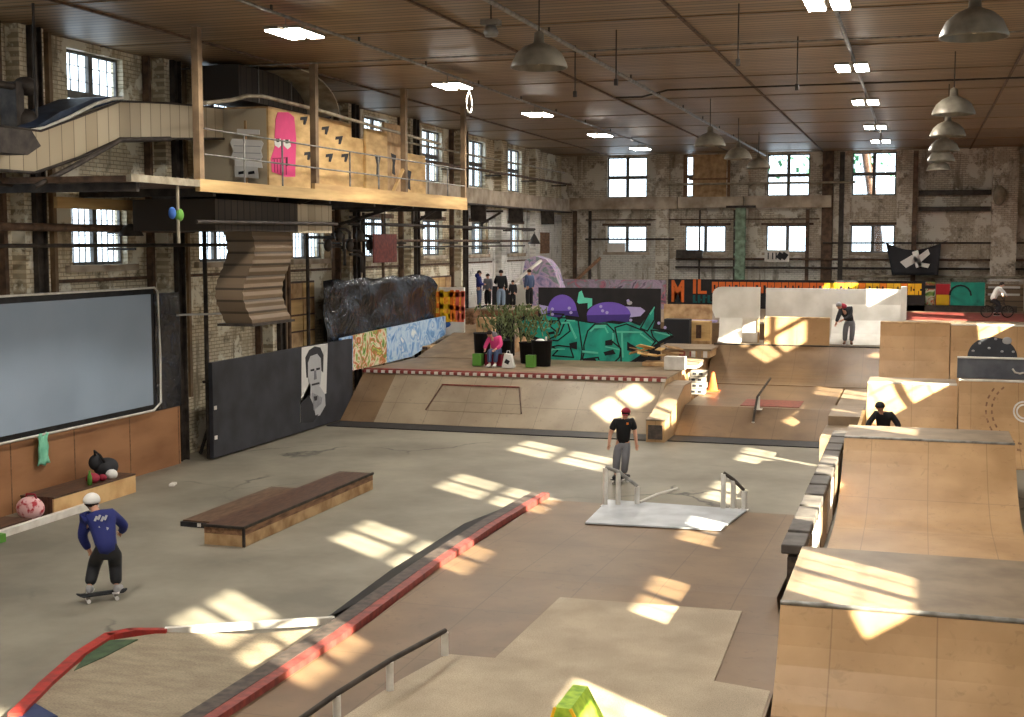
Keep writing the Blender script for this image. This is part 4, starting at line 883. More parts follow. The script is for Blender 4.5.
# -- horizontal pipe runs on the left wall
def run(label, x, y0, y1, z, r=.05, m='steel_rust', cat='pipe', extra=None, br=True):
    t = thing('wall_pipe', label, cat, (x, (y0+y1)/2, z))
    pts = [(x, y0, z), (x, y1, z)]
    if extra: pts += extra
    MB().use(m).tube(pts, r, 8).build('run', m, t)
    if br:
        y = y0+1.3
        while y < y1:
            MB().use('steel_dark').box(XL, x, y-.03, y+.03, z-.12, z-.06).build('bracket', 'steel_dark', t); y += BAY
for a in [('rusty pipe crossing the lower left windows at mid height', -18.3, 15, 30.4, 6.12, .09, 'steel_rust'),
          ('thinner dark pipe below the rusty one across the near left window', -18.25, 15, 34.5, 5.72, .045, 'steel_dark'),
          ('dark pipe just under the wooden gantry by the near left wall', -18.1, 15, 30.4, 7.0, .06, 'steel_dark'),
          ('long dark pipe over the tops of the far lower left windows', -18.2, 40, 62, 6.42, .06, 'steel_dark'),
          ('long grey pipe across the middle of the far lower left windows', -18.15, 38, 61, 5.85, .05, 'steel_rust'),
          ('thin dark pipe below the middle of the far left windows', -18.1, 42, 60, 5.62, .035, 'steel_dark'),
          ('high rusty pipe along the left wall under the far upper windows', -18.2, 44, 69, 8.9, .06, 'steel_rust')]: run(*a)
t = thing('wall_beam', 'pale dirty beam running along the far left wall under the upper windows', 'beam', (-18.7, 58, 7.4))
MB().use('beam_paint').box(-19+.36, -18.3, 46.5, 69.5, 7.45, 8.1).build('beam', 'beam_paint', t)
MB().use('steel_dark').box(-19+.3, -18.25, 46.5, 69.5, 7.38, 7.45).build('bottom_flange', 'steel_dark', t)
for y in (48, 53.5, 59, 64.5):
    MB().use('steel_dark').prism([(y, 7.38), (y+.1, 7.38), (y+.1, 6.7), (y, 7.3)], -18.6, -17.9).build('corbel', 'steel_dark', t)
run('pale pipe running high in front of the far left piers', -17.6, 43, 66, 9.35, .04, 'galv', br=False)
for y, z in ((31.2, 6.55), (46.8, 6.5), (55, 6.6)):
    one('wall_bracket', MB().use('steel_dark').bar((-18.6, y, z), (-17.7, y, z+.5), .09).bar((-18.6, y, z+.55), (-17.6, y, z+.55), .09).box(-18.63, -18.55, y-.1, y+.1, z-.1, z+.7), 'steel_dark',
        'dark triangular wall bracket near the %s' % {31.2: 'corrugated hood', 46.8: 'far end of the gantry', 55: 'white painted bricks'}[y], 'bracket')
# dark machinery on the left edge
t = thing('pulley_unit', 'dark pulley machine hung high on the wall at the left edge', 'machine', (-18.2, 22.9, 8.2))
y0, z0 = atx(14, 85, -18.2); y1, z1 = atx(12, 128, -18.2)
MB().use('steel_dark').lathe((0, 0, 0), [(0, 0)], 3) if False else None
MB().use('steel_dark').box(-18.4, -18.0, y0-.2, y0+.05, z1-.1, z0+.05).build('bracket', 'steel_dark', t)
MB().use('steel_dark').ell((-18.1, y0+.25, z0), (.25, .28, .2), 12, 8).build('cap', 'steel_dark', t)
MB().use('steel_dark').ell((-18.1, y0+.2, z0-.75), (.28, .32, .28), 14, 10).build('wheel', 'steel_dark', t)
MB().use('steel_dark').tube([(-18.1, y0-1.6, z0-.05), (-18.1, y0+.1, z0-.05)], .08, 8).build('shaft', 'steel_dark', t)
pts = YZ(-16.6, (0, 127), (32, 131), (41, 146), (28, 155), (0, 152))
t = thing('hood_lamp', 'big dark grey hood jutting in at the left edge above the sloping duct', 'hood', (-16.9, 21.5, 8.0))
MB().use('steel_dark').prism([(pts[0][0]-3, pts[0][1])]+pts+[(pts[-1][0]-3, pts[-1][1])], -17.1, -16.6).build('hood', 'steel_dark', t)
MB().use('steel_dark').tube([(-16.85, 22.2, 8.3), (-16.85, 22.2, ZC)], .03, 6).build('hanger', 'steel_dark', t)
# -- sloping duct
xf, xk = -17.3, -18.55
bot = YZ(xf, (0, 172), (34, 172), (78, 157), (120, 138), (223, 138)); top = YZ(xf, (223, 109), (168, 104), (120, 102), (78, 118), (40, 132), (0, 135))
bot[0] = (14, bot[1][1]); top[-1] = (14, top[-2][1])
t = thing('ventilation_duct', 'wide boarded ventilation duct sloping up the left wall to the gantry', 'duct', ((xf+xk)/2, 24, bot[1][1]))
MB().use('corr_light').prism(bot+top, xk, xf).build('duct', 'corr_light', t)
MB().use('steel_dark').tube([(xf+.02, a, b-.02) for a, b in bot], .035, 6).build('lower_edge', 'steel_dark', t)
MB().use('steel_dark').tube([(xf+.02, a, b+.02) for a, b in top], .025, 6).build('upper_edge', 'steel_dark', t)
g = MB().use('sheeting'); pt = YZ(xf-.2, (42, 131), (80, 113), (120, 100), (122, 96), (95, 98), (60, 112), (36, 127)); g.prism(pt, xk+.1, xf-.2)
o = one('sheeting', g, 'sheeting', 'dark blue sheeting lying on top of the sloping duct', 'sheeting')
one('hose', MB().use('white_paint').tube([(xf-.1, )+p_ for p_ in YZ(xf-.1, (28, 131), (45, 128), (70, 117), (95, 104), (112, 99), (122, 98))], .04, 8), 'white_paint', 'pale hose curving along the sheeting on the sloping duct', 'hose')
one('duct_strut', MB().use('steel_dark').tube([(-17.0, )+p_ for p_ in YZ(-17.0, (34, 187), (80, 163), (120, 140), (170, 139))], .06, 8), 'steel_dark', 'dark strut slanting up under the sloping duct', 'strut')
one('yellow_board', MB().use('timber_yellow').box(-18.3, -18.2, 24.6, 28.6, 6.55, 6.8), 'timber_yellow', 'yellow timber board on the wall above the near lower window', 'board')
# -- gantry platform
t = thing('gantry', 'raised timber gantry along the left wall with pale yellow edge beam', 'platform', (-16.8, 33, 6.9))
MB().use('steel_rust').box(-18.6, -15.1, 22.6, 42.8, 7.0, 7.12).build('deck', 'steel_rust', t)
MB().use('timber_yellow').box(-15.1, -14.98, 25.2, 42.8, 6.9, 7.17).build('edge_beam', 'timber_yellow', t)
MB().use('timber_yellow').box(-15.1, -15.0, 30.9, 42.8, 7.17, 7.32).build('kick_board', 'timber_yellow', t)
MB().use('galv').box(-15.1, -14.98, 22.6, 25.2, 7.0, 7.15).build('edge_beam', 'galv', t)
for y in (23, 26, 29, 32, 35, 38, 41): MB().use('steel_dark').box(-18.6, -15.1, y-.06, y+.06, 6.82, 7.0).build('joist', 'steel_dark', t)
for y in (25.4, 31.15, 37.35, 42.8): MB().use('post_tan').box(-15.2, -15.04, y-.09, y+.09, 7.12, ZC-.05).build('post', 'post_tan', t)
for z in (7.72, 8.28):
    MB().use('steel_grey').tube([(-15.05, 25.5, z), (-15.05, 42.7, z)], .022, 6).build('rail', 'steel_grey', t)
for y in (27.3, 29.2, 33.2, 35.2, 39.2, 41): MB().use('steel_grey').tube([(-15.05, y, 7.15), (-15.05, y, 8.28)], .025, 6).build('baluster', 'steel_grey', t)
MB().use('timber_yellow').bar((-15.1, 36.3, 7.2), (-15.1, 37.2, 8.0), .08).build('brace', 'timber_yellow', t)
for y in (31.15, 37.35): MB().use('steel_dark').bar((-15.15, y, 6.95), (-18.3, y+.2, 6.1), .09).build('knee_brace', 'steel_dark', t)
# hanging post with cloths near the gantry start
t = thing('hanging_pole', 'pole under the gantry with a green and blue cloth tied on', 'pole', (-15.2, 24.6, 4))
y, z = atx(178, 215, -15.1)
MB().use('galv').tube([(-15.1, y, 7.0), (-15.1, y, z-.6)], .035, 8).build('pole', 'galv', t)
MB().use('c_green').ell((-15.1, y+.05, z), (.09, .12, .14), 10, 8).build('green_cloth', 'c_green', t)
MB().use('c_blue').ell((-15.15, y-.14, z+.04), (.08, .09, .13), 10, 8).build('blue_cloth', 'c_blue', t)
one('down_pipe', MB().use('steel_dark').tube([(-18.1, 30.6, 7), (-18.1, 30.6, 0)], .06, 8), 'steel_dark', 'dark downpipe behind the right end of the black sheeting', 'pipe')
one('panel_stay', MB().use('steel_dark').tube([(-18.05, 30.3, 2.1), (-18.0, 30.4, 2.1), (-17.95, 31.4, 2.12), (-17.95, 31.9, 1.7)], .04, 6), 'steel_dark', 'dark bent stay between the downpipe and the black board', 'pipe')
# -- plywood booth with painted figures
xs_ = -16.1; p = YZ(xs_, (268, 108), (268, 178), (293, 116), (292, 178), (365, 130), (365, 188))
ya, yb, yc = p[0][0], p[2][0], p[4][0]
t = thing('plywood_booth', 'plywood booth on the gantry with a pink painted figure on its side', 'booth', (-17, (ya+yc)/2, 7.12))
zt = p[0][1]
MB().use('ply_yellow').box(xs_-.05, xs_, ya, yc-1.0, 7.13, zt).build('side_wall', 'ply_yellow', t)
MB().use('corr_light').box(-18.3, xs_-.05, ya, ya+.05, 7.13, zt).build('end_wall', 'corr_light', t)
MB().use('wood_raw').box(-18.3, xs_, ya, yc-1.0, zt, zt+.05).build('roof', 'wood_raw', t)
MB().use('ply_yellow').box(xs_-.05, xs_, yc-1.0, yc, 7.13, zt-.35).build('low_side_wall', 'ply_yellow', t)
g = MB()
def fp(pix, m, d): g.use(m).poly3([(xs_+.002+d*.008, )+atx(210+a/5.12, 80+b/5.12, xs_) for a, b in pix], (.007, 0, 0))
fp([(345, 165), (400, 165), (430, 190), (440, 300), (435, 496), (385, 496), (315, 470), (310, 400), (330, 345), (330, 290), (335, 200)], 'c_pink', 0)
fp([(325, 300), (358, 300), (365, 330), (350, 348), (330, 335)], 'c_white', 1); fp([(372, 305), (405, 305), (412, 340), (395, 355), (375, 335)], 'c_white', 1)
fp([(335, 300), (352, 300), (350, 318), (338, 318)], 'c_black', 2); fp([(382, 305), (398, 305), (397, 325), (384, 325)], 'c_black', 2)
for i in range(5): fp([(325+i*15, 400), (329+i*15, 400), (331+i*15, 470+i*4), (327+i*15, 470+i*4)], 'c_pink_d', 1)
fp([(318, 400), (390, 395), (390, 401), (318, 407)], 'c_pink_d', 1)
fp([(388, 395), (394, 395), (394, 440), (386, 440)], 'c_black', 1.5)
g.build('painted_figure', None, t)
for i, (a, b) in enumerate([(480, 200), (500, 380), (590, 250), (610, 390), (660, 300), (690, 390)]):
    g = MB(); fp([(a-18, b-10), (a+18, b-14), (a+14, b+4), (a+6, b+30), (a-4, b+28), (a-2, b+4), (a-20, b+6)], 'c_charcoal', 1); g.build('painted_mark', None, t)
# robot cut-out in front of the booth
t = thing('painted_cutout', 'white painted board cut-out with two eyes standing before the booth', 'cut-out', (-16.8, ya-.5, 7.12))
yR = ya-.35
def rp(pix, m, d, nm=None):
    g = MB().use(m); g.poly3([(aty(210+a/5.12, 80+b/5.12, yR)[0], yR-d*.01, aty(210+a/5.12, 80+b/5.12, yR)[1]) for a, b in pix], (0, -.02, 0)); g.build(nm, m, t)
rp([(105, 320), (115, 300), (265, 310), (275, 325), (262, 360), (270, 395), (262, 405), (270, 450), (130, 440), (128, 410), (105, 400), (122, 365)], 'c_white', 0, 'body')
rp([(140, 250), (255, 255), (255, 280), (140, 275)], 'c_white', 0, 'top_strip')
rp([(128, 440), (245, 445), (250, 505), (130, 495)], 'c_softwhite', .5, 'face')
for a in (150, 200): rp([(a, 470), (a+30, 465), (a+32, 480), (a, 484)], 'c_black', 3, 'eye')
for b in (335, 370, 400): rp([(125, b), (262, b+4), (262, b+8), (125, b+4)], 'c_greyl', 2, 'painted_line')
MB().use('wood_raw').bar((aty(245, 140, yR)[0], yR+.03, 7.12), (aty(245, 140, yR)[0], yR+.03, 8.9), .05).build('stake', 'wood_raw', t)
# stacked plywood shapes further along the gantry
for i, (a, b, c, d, m, l) in enumerate([(366, 128, 388, 190, 'ply_yellow', 'tall plywood board with a dark slot standing behind the second gantry post'), (384, 122, 402, 188, 'wood_raw', 'narrow pale board leaning beyond the slotted plywood board'),
                                     (390, 150, 426, 196, 'ply_yellow', 'squat plywood crate at the far end of the gantry')]):
    q_ = YZ(-16.0-.5*i, (a, b), (c, d)); y0, z1 = q_[0]; y1, z0 = q_[1]
    t = thing('plywood_board', l, 'board', (-16-.5*i, (y0+y1)/2, 7.12))
    bevel(MB().use(m).box(-16.1-.5*i, -16.0-.5*i, y0, y1, 7.13, z1).build('board', m, t), .02)
    cy, cz = (y0+y1)/2, (7.13+z1)/2
    MB().use('c_charcoal').prism([(cy-.2, cz+.3), (cy+.25, cz+.25), (cy+.1, cz-.1), (cy+.15, cz-.4), (cy-.1, cz-.35), (cy-.05, cz)], -16.0-.5*i, -15.99-.5*i).build('dark_shape', 'c_charcoal', t)
one('steel_pipe', MB().use('galv').tube([(-15.7, )+p_ for p_ in YZ(-15.7, (205, 103), (232, 100), (247, 96), (262, 96), (318, 110), (380, 128), (440, 144))], .05, 8), 'galv', 'silver pipe bent over the plywood booth on the gantry', 'pipe')
# dark hopper against the ceiling
q_ = YZ(-17.2, (204, 62), (345, 112)); y0 = q_[0][0]
t = thing('ceiling_hopper', 'big dark boarded hopper hanging from the ceiling over the booth', 'hopper', (-17.6, 31, 9.2))
MB().use('corr_dark').box(-18.3, -17.0, 30.6, 36.2, 9.5, ZC-.1).build('box', 'corr_dark', t)
g = MB().use('galv'); A0 = [(33.2-1.9*math.cos(PI/2*k/8)+1.9, 9.3+1.1*(1-math.sin(PI/2*k/8))) for k in range(9)]
g.sheet([(32.2+2.4*math.sin(PI/2*k/8), 10.4-1.0*(1-math.cos(PI/2*k/8))) for k in range(9)], -17.0, -16.0, .04); g.build('curved_fin', 'galv', t)
for y in (31.5, 33.4, 35.5): MB().use('steel_grey').tube([(-16.9, y, 9.5), (-16.9, y, ZC-.05)], .015, 6).build('hanger', 'steel_grey', t)
# corrugated box and hanging hood under the gantry
q_ = YZ(-15.6, (215, 205), (298, 232), (332, 230))
t = thing('corrugated_box', 'dark corrugated box slung under the gantry', 'duct', (-16.6, 30, 6.2))
ya_, yb_, yc_ = q_[0][0], q_[1][0], q_[2][0]; zb_ = q_[1][1]
MB().use('corr_dark').box(-17.8, -15.6, ya_, yb_, zb_, 6.8).build('near_box', 'corr_dark', t)
MB().use('corr_light').box(-17.8, -15.6, yb_, yc_, zb_-.02, 6.8).build('far_box', 'corr_light', t)
MB().use('steel_dark').tube([(-15.5, ya_-1, 6.25), (-15.5, yc_+.1, 6.3)], .05, 8).build('pipe', 'steel_dark', t)
t = thing('corrugated_hood', 'wavy brown corrugated metal hood hanging below the gantry', 'hood', (-16.6, 30, 3.7))
g = MB(); n = 24; V = []
zt_, zb2 = 6.15, 3.75; ys0, ys1 = YZ(-16.0, (248, 250), (287, 250))[0][0], YZ(-16.0, (248, 250), (287, 250))[1][0]
ys0, ys1 = ys0, ys1
for i in range(n+1):
    z = zt_+(zb2-zt_)*i/n; o_ = .17*math.sin(PI*2.1*i/n+.2); xr = -16.0+.5*o_; w_ = .03*(i % 2)
    V += [(xr+w_, ys0+o_, z), (xr+w_, ys1+o_, z), (-16.75+o_*.5, ys1+o_, z), (-16.75+.5*o_-w_, ys0+o_, z)]
fs = []
g.use('corr_light')
for i in range(n):
    a = 4*i; b = a+4; fs.append((a, a+1, b+1, b))
fs2 = []
for i in range(n):
    a = 4*i; b = a+4; fs2 += [(a+1, a+2, b+2, b+1), (a+2, a+3, b+3, b+2), (a+3, a, b, b+3)]
g.use('corr_brown'); g.add(V, fs+fs2+[(0, 3, 2, 1), (4*n, 4*n+1, 4*n+2, 4*n+3)]); g.build('shell', 'corr_brown', t)
MB().use('steel_dark').box(-16.85, -15.85, ys0-.1, ys1+.1, zb2-.06, zb2).build('bottom_rim', 'steel_dark', t)
MB().use('white_paint').tube([(-18.6, ys0+.5, 3.9), (-16.75, ys0+.5, 3.98)], .03, 6).build('side_rod', 'white_paint', t)
# boarded wall panel grids
def panelgrid(label, y0, y1, z0, z1, nc, nr):
    t = thing('boarded_frame', label, 'boarding', (-18.9, (y0+y1)/2, z0))
    MB().use('wood_dark').box(-18.98, -18.86, y0, y1, z0, z1).build('frame', 'wood_dark', t)
    for i in range(nc):
        for j in range(nr):
            a = y0+.06+(y1-y0-.06)*i/nc; b = z0+.06+(z1-z0-.06)*j/nr
            MB().use('timber_yellow' if (i+j) % 3 else 'wood_raw').box(-18.87, -18.83, a, a+(y1-y0-.06)/nc-.06, b, b+(z1-z0-.06)/nr-.06).build('panel', 'timber_yellow', t)
q_ = YZ(-18.9, (288, 283), (314, 345)); panelgrid('frame filled with tan plywood squares on the wall beside the hood', q_[0][0], q_[1][0], 2.4, 4.55, 2, 4)
q_ = YZ(-18.9, (424, 272), (446, 285)); panelgrid('row of tan plywood squares under the far left window', q_[0][0], q_[1][0]+.5, 3.6, 4.4, 4, 1)
q_ = YZ(-17.2, (374, 234), (397, 262))
one('red_plate', bevel and MB().use('c_brown').box(-17.25, -17.2, q_[0][0], q_[1][0], q_[1][1], q_[0][1]), 'red_worn', 'square reddish brown plate hanging below the gantry before a window', 'plate')
D.objects['red_plate'].data.materials.clear(); D.objects['red_plate'].data.materials.append(M['red_worn'])
one('plate_hanger', MB().use('steel_dark').tube([(-17.22, (q_[0][0]+q_[1][0])/2, q_[0][1]), (-17.22, (q_[0][0]+q_[1][0])/2, 6.82)], .02, 6), 'steel_dark', 'thin rod holding the square reddish plate', 'rod')
# valve cluster under the gantry
t = thing('valve_cluster', 'tangle of dark pipes and valves under the gantry between two windows', 'pipework', (-17.4, 38.5, 5.6))
random.seed(3)
MB().use('steel_dark').box(-19, -17.6, 38.2, 38.3, 5.9, 6.0).build('wall_bracket', 'steel_dark', t)
for k in range(9):
    y = 36.5+random.random()*3.6; z = 5.3+random.random()*1.5
    MB().use('steel_dark').tube([(-17.6, y, z), (-17.6, y+.6, z), (-17.5, y+.7, z-.1), (-17.5, y+.7, z-.6)], .05, 6).build('bent_pipe', 'steel_dark', t)
for k in range(5):
    y = 36.8+k*.8; MB().use('steel_dark').ell((-17.45, y, 5.7+.3*(k % 2)), (.12, .2, .2), 10, 8).build('valve', 'steel_dark', t)
for k, y in enumerate((36.2, 37.5, 39.4, 41.9, 43.6)):
    one('vertical_pipe', MB().use('steel_dark' if k % 2 else 'steel_rust').tube([(-18.5, y, 0), (-18.5, y, 6.82)], .06, 8), 'steel_dark', '%s vertical pipe from the left in the pipework under the gantry' % ORD[k], 'pipe', 'vertical pipes under the gantry')
# ================================================================== BACK WALL FITTINGS
def hrun(name, label, cat, x0, x1, y, z, h, d, m, extra=None):
    g = MB().use(m).box(x0, x1, y-d, y, z, z+h); return one(name, g, m, label, cat)
hrun('wall_beam', 'pale dirty beam across the back wall under the upper windows, left half', 'beam', -18.3, -12.4, YB-.5, 7.56, .64, .35, 'beam_paint')
hrun('wall_beam', 'pale dirty beam across the back wall below the boarded window', 'beam', -12.35, -8.9, YB-.5, 7.6, .58, .35, 'beam_paint')
hrun('wall_beam', 'pale dirty beam across the back wall below the blue-tinted upper window', 'beam', -8.8, -4.4, YB-.5, 7.58, .62, .35, 'beam_paint')
hrun('shelf_beam', 'dark beam on the right part of the back wall, upper one', 'beam', -.1, 3.35, YB-.1, 8.15, .25, .5, 'steel_dark')
hrun('shelf_beam', 'dark beam on the right part of the back wall, lower one', 'beam', -.1, 3.35, YB-.1, 7.35, .22, .5, 'steel_dark')
one('wall_tank', MB().use('galv').ell((3.7, YB-1.0, 8.1), (.3, .3, .5), 14, 10), 'galv', 'small rounded tank on the column at the right of the back wall', 'tank')
def xrun(label, x0, x1, y, z, r, m):
    t = thing('wall_pipe', label, 'pipe', ((x0+x1)/2, y, z)); MB().use(m).tube([(x0, y, z), (x1, y, z)], r, 8).build('run', m, t)
    for x in (x0+.5, x1-.5): MB().use('steel_dark').box(x-.04, x+.04, y, YB, z-.03, z+.03).build('bracket', 'steel_dark', t)
for a in [('pale pipe across the back wall through the upper windows', -13, -3.2, YB-.9, 8.85, .06, 'galv'), ('dark pipe across the back wall above the lower windows left', -17.5, -12.6, YB-.5, 5.95, .05, 'steel_dark'),
          ('rusty pipe across the back wall below the lower windows', -12.5, 6.8, YB-.45, 4.9, .06, 'steel_rust'), ('long dark pipe low on the back wall', -12.5, 6.8, YB-.5, 4.45, .06, 'steel_dark'),
          ('dark pipe across the right lower windows of the back wall', -4.8, 6.8, YB-.55, 5.75, .045, 'steel_dark'), ('thin rusty pipe just above the lower windows of the back wall', -17.5, -5, YB-.4, 7.0, .035, 'steel_rust'),
          ('pale pipe lowest on the back wall right', -4, 6.8, YB-.6, 4.05, .07, 'galv')]: xrun(*a)
t = thing('green_column', 'flaking pale green column standing against the back wall', 'column', (-8.4, 69, 2.46))
x0, z1 = aty(736, 208, 68.9); x1, _ = aty(746, 208, 68.9)
MB().use('green_post').box(x0, x1, 68.75, 68.95, 2.46, z1).build('shaft', 'green_post', t); MB().use('steel_dark').box(x0-.5, x1+.5, 68.7, 69.0, z1, z1+.12).build('head_plate', 'steel_dark', t)
for k in range(6): MB().use('green_post').box(x0-.06, x1+.06, 68.72, 68.75, 3+k*.7, 3.1+k*.7).build('batten', 'green_post', t)
for i, (px_, w_) in enumerate([(575, .1), (590, .07), (660, .12), (735, .05), (808, .09), (842, .12), (915, .12), (700, .04)]):
    x, _ = aty(px_, 200, YB-.3)
    one('wall_upright', MB().use('steel_dark' if i % 2 else 'steel_rust').box(x-w_, x+w_, YB-.75 if i in (5, 6) else YB-.35, YB-.6 if i in (5, 6) else YB-.2, 2.46, 10.4 if i in (2, 5, 6) else 7.5), 'steel_dark',
        'vertical steel member on the back wall, %s of eight from the left' % ORD[[0, 1, 2, 4, 5, 6, 7, 3][i]], 'wall upright', 'vertical steel members on the back wall')
x0, z0 = aty(764, 262, 69); x1, z1 = aty(789, 250, 69)
t = thing('wall_sign', 'small white sign with dark scribbles under the third back window', 'sign', ((x0+x1)/2, 69.2, z0))
MB().use('white_paint').box(x0, x1, 69.2, 69.25, z0, z1).build('board', 'white_paint', t)
for k, (a, b) in enumerate([(.1, .05), (.28, .16), (.42, .04), (.58, .2), (.75, .3)]):
    MB().use('c_charcoal').cbox((x0+(x1-x0)*(a+.05), 69.19, (z0+z1)/2), (.06 if k < 3 else .3, .01, .35), 0, 0, 0 if k < 3 else .6).build('mark', 'c_charcoal', t)
x0, z0 = aty(676, 258, 69); x1, z1 = aty(702, 250, 69)
one('wall_heater', MB().use('steel_dark').box(x0, x1, 69.0, 69.35, z0, z1), 'steel_dark', 'dark box below the second lower window of the back wall', 'box')
# pirate-style banner
t = thing('cloth_banner', 'drooping dark cloth banner with a white painted shape on the right of the back wall', 'banner', (-.4, 68.2, 4.2))
g = MB().use('c_charcoal'); c_ = [aty(a, b, 68.3) for a, b in [(886, 243), (941, 243), (938, 275), (892, 275)]]; V = []; n1, n2 = 14, 8
for i in range(n1+1):
    for j in range(n2+1):
        u, v_ = i/n1, j/n2; x = (c_[0][0]*(1-u)+c_[1][0]*u)*(1-v_)+(c_[3][0]*(1-u)+c_[2][0]*u)*v_; z = (c_[0][1]*(1-u)+c_[1][1]*u)*(1-v_)+(c_[3][1]*(1-u)+c_[2][1]*u)*v_
        V.append((x, 68.3+.12*math.sin(u*9+v_*2), z-.35*math.sin(PI*u)*(1-v_)))
g.add(V, [(i*(n2+1)+j, i*(n2+1)+j+1, (i+1)*(n2+1)+j+1, (i+1)*(n2+1)+j) for i in range(n1) for j in range(n2)], True); o = g.build('cloth', 'c_charcoal', t)
for q_ in (0, 1): MB().use('steel_dark').tube([(c_[q_][0], 68.3, c_[q_][1]), (c_[q_][0]+(.3 if q_ else -.3), 70, c_[q_][1]+.1)], .02, 6).build('tie_cord', 'steel_dark', t)
m = o.modifiers.new('thick', 'SOLIDIFY'); m.thickness = .03
for i, pix in enumerate([[(900, 262), (912, 255), (920, 260), (906, 268)], [(912, 252), (918, 250), (922, 266), (916, 268)], [(918, 256), (928, 249), (930, 254), (921, 262)], [(917, 262), (930, 264), (928, 268), (918, 266)]]):
    MB().use('c_white').poly3([(aty(a, b, 68.1)[0], 68.1, aty(a, b, 68.1)[1]) for a, b in pix], (0, .02, 0)).build('white_shape', 'c_white', t)
# orange lettering banner
x0, z1 = aty(668, 279, 66); x1, z0 = aty(925, 306, 66)
t = thing('lettered_banner', 'long dark banner with big orange capitals behind the white walls', 'banner', ((x0+x1)/2, 66, z0))
bevel(MB().use('black_board').box(x0, x1, 66, 66.08, 2.46, z1).build('board', 'black_board', t), .01)
S_ = Matrix.Translation((x0+.15, 65.99, aty(672, 301, 66)[1])) @ Matrix.Rotation(PI/2, 4, 'X') @ Matrix.Diagonal((.62, 1, 1, 1))
text_mesh('M', 1.5, .01, 'c_orangel', S_, 'x', bold=.05).build('letter', None, t)
S_ = Matrix.Translation((aty(692, 301, 66)[0], 65.99, aty(690, 293, 66)[1])) @ Matrix.Rotation(PI/2, 4, 'X') @ Matrix.Diagonal((1.0, 1, 1, 1))
text_mesh('IL', .98, .01, 'c_orangel', S_, 'x', bold=.03).build('letters', None, t)
for k in range(30):
    xx = aty(712+k*7, 283, 66)[0]; m = 'c_orangel' if k < 16 else 'c_yellow' if k % 3 else 'c_orangeg'  # right-hand letters turn yellow: sunlight on the banner painted into their colour
    g = MB().use(m); h_ = .55
    zb_ = z1-.12-h_
    if True: g.box(xx, xx+.31, 65.97, 66, zb_, zb_+h_); g.use('black_board').box(xx+.1+.03*(k % 3), xx+.18+.02*(k % 4), 65.955, 65.98, zb_+(.0 if k % 2 else .18), zb_+(.2 if k % 4 == 1 else .4)).box(xx+.24, xx+.31, 65.955, 65.98, zb_+.2, zb_+.3)
    elif k % 3 == 0: g.box(xx, xx+.08, 65.97, 66, zb_, zb_+h_).box(xx+.2, xx+.28, 65.97, 66, zb_, zb_+h_).box(xx, xx+.28, 65.965, 65.995, zb_+h_-.12, zb_+h_)
    elif k % 3 == 1: g.box(xx, xx+.1, 65.97, 66, zb_, zb_+h_).box(xx, xx+.27, 65.965, 65.995, zb_+.2, zb_+.32)
    else: g.box(xx+.08, xx+.2, 65.97, 66, zb_, zb_+h_).box(xx, xx+.28, 65.965, 65.995, zb_+h_-.1, zb_+h_)
    g.build('letter', None, t)
g = MB().use('c_teal_d'); p0 = aty(693, 295, 66); p1 = aty(712, 303, 66)
for k in range(4): g.box(p0[0]+k*.25, p0[0]+k*.25+.12, 65.96, 66, p1[1], p0[1]).box(p0[0]+k*.25, p0[0]+k*.25+.2, 65.955, 66, p1[1]+.12*(k % 3), p1[1]+.12*(k % 3)+.08)
g.build('green_lettering', None, t)
# graffiti boards, back right
for i, (a, b, c, d, m, l) in enumerate([(900, 288, 908, 302, 'c_softwhite', 'small pale painted face on the boards behind the end of the white wall'), (906, 282, 935, 306, 'mural_green', 'green sprayed board at the back right'), (936, 284, 950, 306, 'c_red', 'red and yellow painted board at the back right'),
                                     (951, 282, 985, 306, 'teal_spray', 'dark teal board with an arch, beside the cyclist'), (986, 284, 1024, 302, 'corr_brown', 'slatted dark boards behind the cyclist')]):
    x0, z1 = aty(a, b, 67.5); x1, z0 = aty(c, d, 67.5)
    t = thing('graffiti_board', l, 'board', ((x0+x1)/2, 67.5, z0))
    if i == 0: MB().use('c_charcoal').box(x0-.1, x1+.05, 67.5, 67.6, 2.46, z1).build('board', 'c_charcoal', t); MB().use('c_softwhite').ell(((x0+x1)/2, 67.48, (z0+z1)/2), (.15, .04, .22), 12, 8).build('face_paint', 'c_softwhite', t); continue
    MB().use(m).box(x0, x1-.03, 67.5, 67.6, 2.46, z1).build('board', m, t)
    if i == 1: MB().use('c_greyl').ell((x0+.5, 67.49, z0+.8), (.32, .03, .16), 14, 6).build('pale_shape', 'c_greyl', t); MB().use('c_charcoal').box(x0, x1, 67.46, 67.5, z0+.35+.5, z0+.42+.6).build('dark_band', 'c_charcoal', t)
    if i == 2: MB().use('c_yellow').box(x0+.03, x1-.05, 67.46, 67.5, 2.5, z0+.55).build('yellow_half', 'c_yellow', t)
    if i == 3: MB().use('c_charcoal').tube([(x0+.45+.5*math.cos(a_), 67.47, z0+.5+.5*math.sin(a_)) for a_ in [PI*k/8 for k in range(9)]], .05, 6).build('arch', 'c_charcoal', t)
    if i == 4:
        for k in range(3): MB().use('c_softwhite').box(x0+.1, x1-.2, 67.44, 67.5, z0+.3+k*.35, z0+.4+k*.35).build('slat', 'c_softwhite', t)
one('low_kerb', MB().use('steel_dark').box(-.5, 4.5, 66.0, 66.3, 2.46, 2.75), 'steel_dark', 'low dark kerb below the graffiti boards at the back right', 'kerb')
# tall lights struts / ladder at back-left
one('timber_prop', MB().use('wood_mid').bar((-18.2, 64.5, 2.5), (-15.6, 65.2, 5.0), .16), 'wood_mid', 'slanting timber prop in the far left corner', 'prop')
